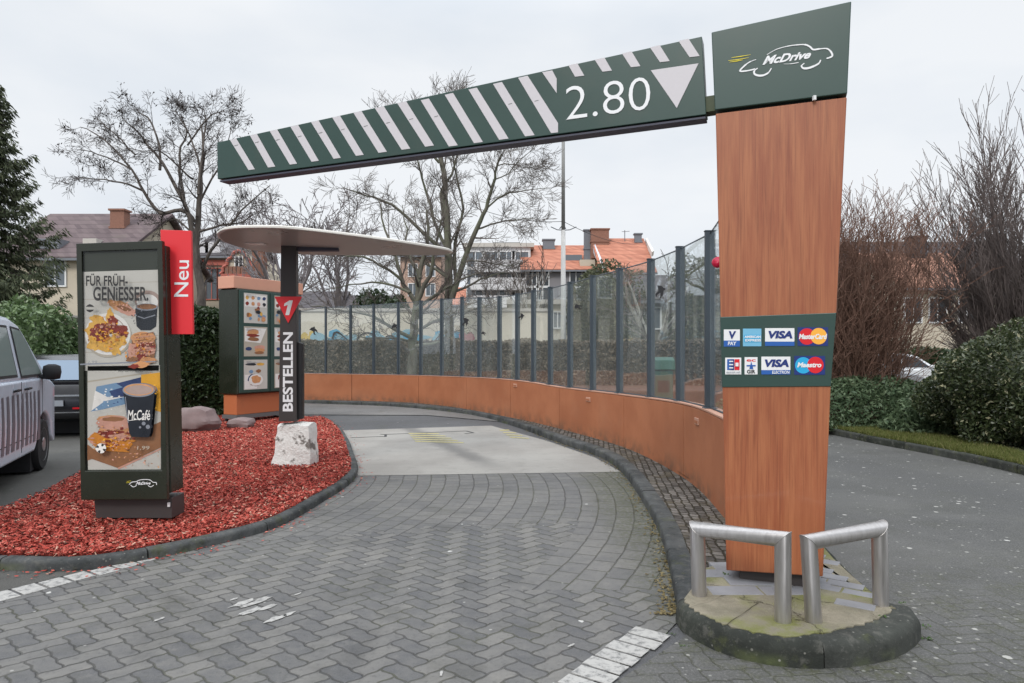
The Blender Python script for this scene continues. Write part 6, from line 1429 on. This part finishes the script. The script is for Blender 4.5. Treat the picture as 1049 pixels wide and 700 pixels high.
# silver van
vp=simple('silver_lilac_paint',(.56,.62,.71),.25,metal=.0,var=.03,coat=.4)
sill=.30; low=[(-3.97,.40),(-3.55,.34)]+[(p[0],p[1]) for p in arc(-3.0,.40,170,10,12,.33)]+[(-2.5,sill),(-.5,sill)]+arc(0,.40,172,8,12,.33)+[(.52,.30),(.88,.34),(.93,.62),(.90,.86),(.70,1.02),(.42,1.12),(.1,1.18),(-3.98,1.18),(-4.0,.8)]
top=[(-3.98,1.165),(.30,1.165),(.02,1.35),(-.45,1.72),(-.62,1.83),(-.95,1.90),(-2.4,1.94),(-3.7,1.92),(-3.88,1.82)]
vr,sp,tw,yw=vehicle('delivery_van','silver lilac van with vertical dark stripes along its doors','van',(-6.86,8.38,0),(-.39,.92),vp,low,top,.95,3.0,1.165,.16,wr=.325)
for s in (1,-1):
    for pts in ([(-.03,1.20),(-.42,1.60),(-.66,1.78),(-1.02,1.80),(-1.04,1.20)],[(-1.16,1.22),(-1.15,1.80),(-2.3,1.80),(-2.3,1.22)],[(-2.45,1.22),(-2.45,1.80),(-3.6,1.78),(-3.65,1.22)]):
        b=MB(); b.poly(sp(pts,s,.006)); f=b.build('window_seal',soft_black,vr,local=True)
        cxp=sum(p[0] for p in pts)/len(pts); czp=sum(p[1] for p in pts)/len(pts); b=MB(); b.poly(sp([(cxp+(x-cxp)*.93,czp+(z-czp)*.90) for x,z in pts],s,.010)); b.build('side_window',window_mat('van_side_glass',(.22,.27,.26)),f,local=True)
    for x0 in (-.9,-1.35):
        b=MB(); b.tube([(x0-.08,s*.955,1.07),(x0-.07,s*.985,1.08),(x0+.07,s*.985,1.08),(x0+.08,s*.955,1.07)],.014,6); b.build('door_handle',soft_black,vr,local=True)
    # seams and stripes
    b=MB()
    for x0 in (-.12,-1.1,-2.38): b.prism([(x0,s*.949,.36),(x0+.012,s*.949,.36),(x0+.012,s*.949,1.165),(x0,s*.949,1.165)],(0,s*.0035,0))
    b.prism([(-3.9,s*.949,.50),(-.55,s*.949,.50),(-.55,s*.949,.508),(-3.9,s*.949,.508)],(0,s*.0035,0)); b.build('panel_seam',soft_black,vr,local=True)
    b=MB(); r_=random.Random(6); x0=-.26
    while x0>-2.4:
        w_=r_.uniform(.09,.15); bz=.42; tz_=1.03
        if not(-3.45<x0<-2.5): 
            L=[];Rr=[]
            for i in range(9):
                z=bz+(tz_-bz)*i/8; c=x0+.03*math.sin(i*.45); L.append((c,s*.9535,z)); Rr.append((c-w_*(1-.3*i/8),s*.9535,z))
            b.add(L+Rr,[(i,i+1,10+i,9+i) for i in range(8)])
        x0-=w_+r_.uniform(.06,.08)
    b.build('stripe_decal',simple('grey_stripe',(.13,.135,.16),.35,var=.1),vr,local=True)
    b=MB(); c=V3((-.16,s*1.06,1.25)); b.lathe(c,[(.02,-.10),(.09,-.085),(.105,0),(.095,.075),(.04,.10)],16,axis=Matrix.Scale(.75,3,V3((1,0,0)))); mr=b.build('wing_mirror',soft_black,vr,local=True,smooth=True); b=MB(); b.tube([(-.14,s*.93,1.19),(-.16,s*1.05,1.2)],.03,8); b.build('mirror_arm',soft_black,mr,local=True)
    b=MB(); b.prism([(.62,s*.80,.72),(.90,s*.62,.68),(.90,s*.62,.86),(.66,s*.80,.98)],(.0,s*.03,.0)); b.build('headlight',lampw,vr,local=True)
b=MB(); b.poly([(.31,-.80,1.20),(.31,.80,1.20),(-.40,.76,1.71),(-.40,-.76,1.71)]); 
for i in range(4): b.v[i]=(b.v[i][0]+.03,b.v[i][1],b.v[i][2]+.03)
b.build('windscreen',m_win,vr,local=True)
# cars
def car(name,lab,pos,head,paint,hw=.88,wag=False,group=None):
    low=[(-3.55,.35),(-3.1,.25)]+arc(-2.6,.35,172,8,10,.30)+[(-2.15,.2),(-.45,.2)]+arc(0,.35,172,8,10,.30)+[(.45,.2),(.80,.25),(.84,.5),(.78,.68),(.3,.82),(-.25,.90),(-3.5,.96),(-3.6,.7)]
    top=[(-3.5,.94),(-.22,.88),(-.55,1.05),(-1.05,1.36),(-1.5,1.44),(-2.6,1.45),(-3.1,1.38),(-3.38,1.15)] if not wag else [(-3.5,.94),(-.22,.88),(-.55,1.05),(-1.05,1.38),(-1.5,1.46),(-3.0,1.46),(-3.3,1.36),(-3.46,1.1)]
    vr,sp,tw,yw=vehicle(name,lab,'car',pos,head,paint,low,top,hw,2.6,.88,.22,wr=.30,group=group)
    for s in (1,-1):
        for pts in ([(-.62,.97),(-1.08,1.31),(-1.62,1.38),(-1.64,.98)],[(-1.72,.98),(-1.70,1.38),(-2.6,1.38),(-3.05,1.20),(-3.1,1.0)]): b=MB(); b.poly(sp(pts,s,.008)); b.build('side_window',m_win,vr,local=True)
        b=MB(); b.box((-3.52,s*(hw-.17),.78),(.12,.26,.2)); b.build('tail_light',lampr,vr,local=True); b=MB(); b.box((.74,s*(hw-.26),.60),(.10,.3,.13)); b.build('headlight',lampw,vr,local=True)
        b=MB(); b.lathe((-.62,s*(hw+.05),1.0),[(.02,-.06),(.08,-.04),(.08,.04),(.02,.06)],10); b.build('wing_mirror',paint,vr,local=True,smooth=True)
    rear=[(-3.455,1.03),(-3.16,1.36)] if not wag else [(-3.50,1.02),(-3.33,1.36)]
    b=MB(); (xa,za),(xb2,zb2)=rear; b.poly([(xa-.03,-.62,za),(xa-.03,.62,za),(xb2-.03,.56,zb2),(xb2-.03,-.56,zb2)]); b.build('rear_window',window_mat('sky_toned_rear_glass',(.20,.27,.36)),vr,local=True)  # pale blue base colour stands for the sky reflected in the window
    b=MB(); b.poly([(-.36,-.62,.97),(-.36,.62,.97),(-1.0,.56,1.345),(-1.0,-.56,1.345)]); 
    for i in range(4): b.v[i]=(b.v[i][0]+.03,b.v[i][1],b.v[i][2]+.035)
    b.build('windscreen',m_win,vr,local=True)
    b=MB(); b.box((-3.63,0,.62),(.02,.42,.10)); b.build('number_plate',greyp,vr,local=True)
    b=MB(); b.box((-3.625,0,.46),(.03,1.4,.02)); b.box((-3.60,0,.75),(.03,1.2,.03)); b.build('chrome_strip',chrome,vr,local=True)
    b=MB(); b.box((-3.62,.5,.53),(.03,.3,.03)); b.box((-3.62,-.5,.53),(.03,.3,.03)); b.build('reflector',lampr,vr,local=True)
    return vr
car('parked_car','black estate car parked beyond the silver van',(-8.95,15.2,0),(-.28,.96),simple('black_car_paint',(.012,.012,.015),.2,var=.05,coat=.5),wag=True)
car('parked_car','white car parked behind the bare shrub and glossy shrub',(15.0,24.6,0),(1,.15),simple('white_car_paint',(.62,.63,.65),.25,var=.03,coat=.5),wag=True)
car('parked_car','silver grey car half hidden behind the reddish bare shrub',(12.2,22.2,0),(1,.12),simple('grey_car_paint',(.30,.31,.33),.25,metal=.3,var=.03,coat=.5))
# hedge strip behind the right cars
hg=thing('evergreen_hedge','clipped green hedge beyond the parked cars by the weathered roof','hedge',(16,28,0)); rg=np.random.default_rng(81); v,q=leaf_cloud(9000,hedge_pts(8.5,24,27.5,28.7,1.6,rg),.10,rg); np_mesh('foliage',v,q,lf_dark,hg); b=MB(); b.box((16.2,28.1,.72),(15,.9,1.4)); b.build('inner_foliage',lf_dark,hg)
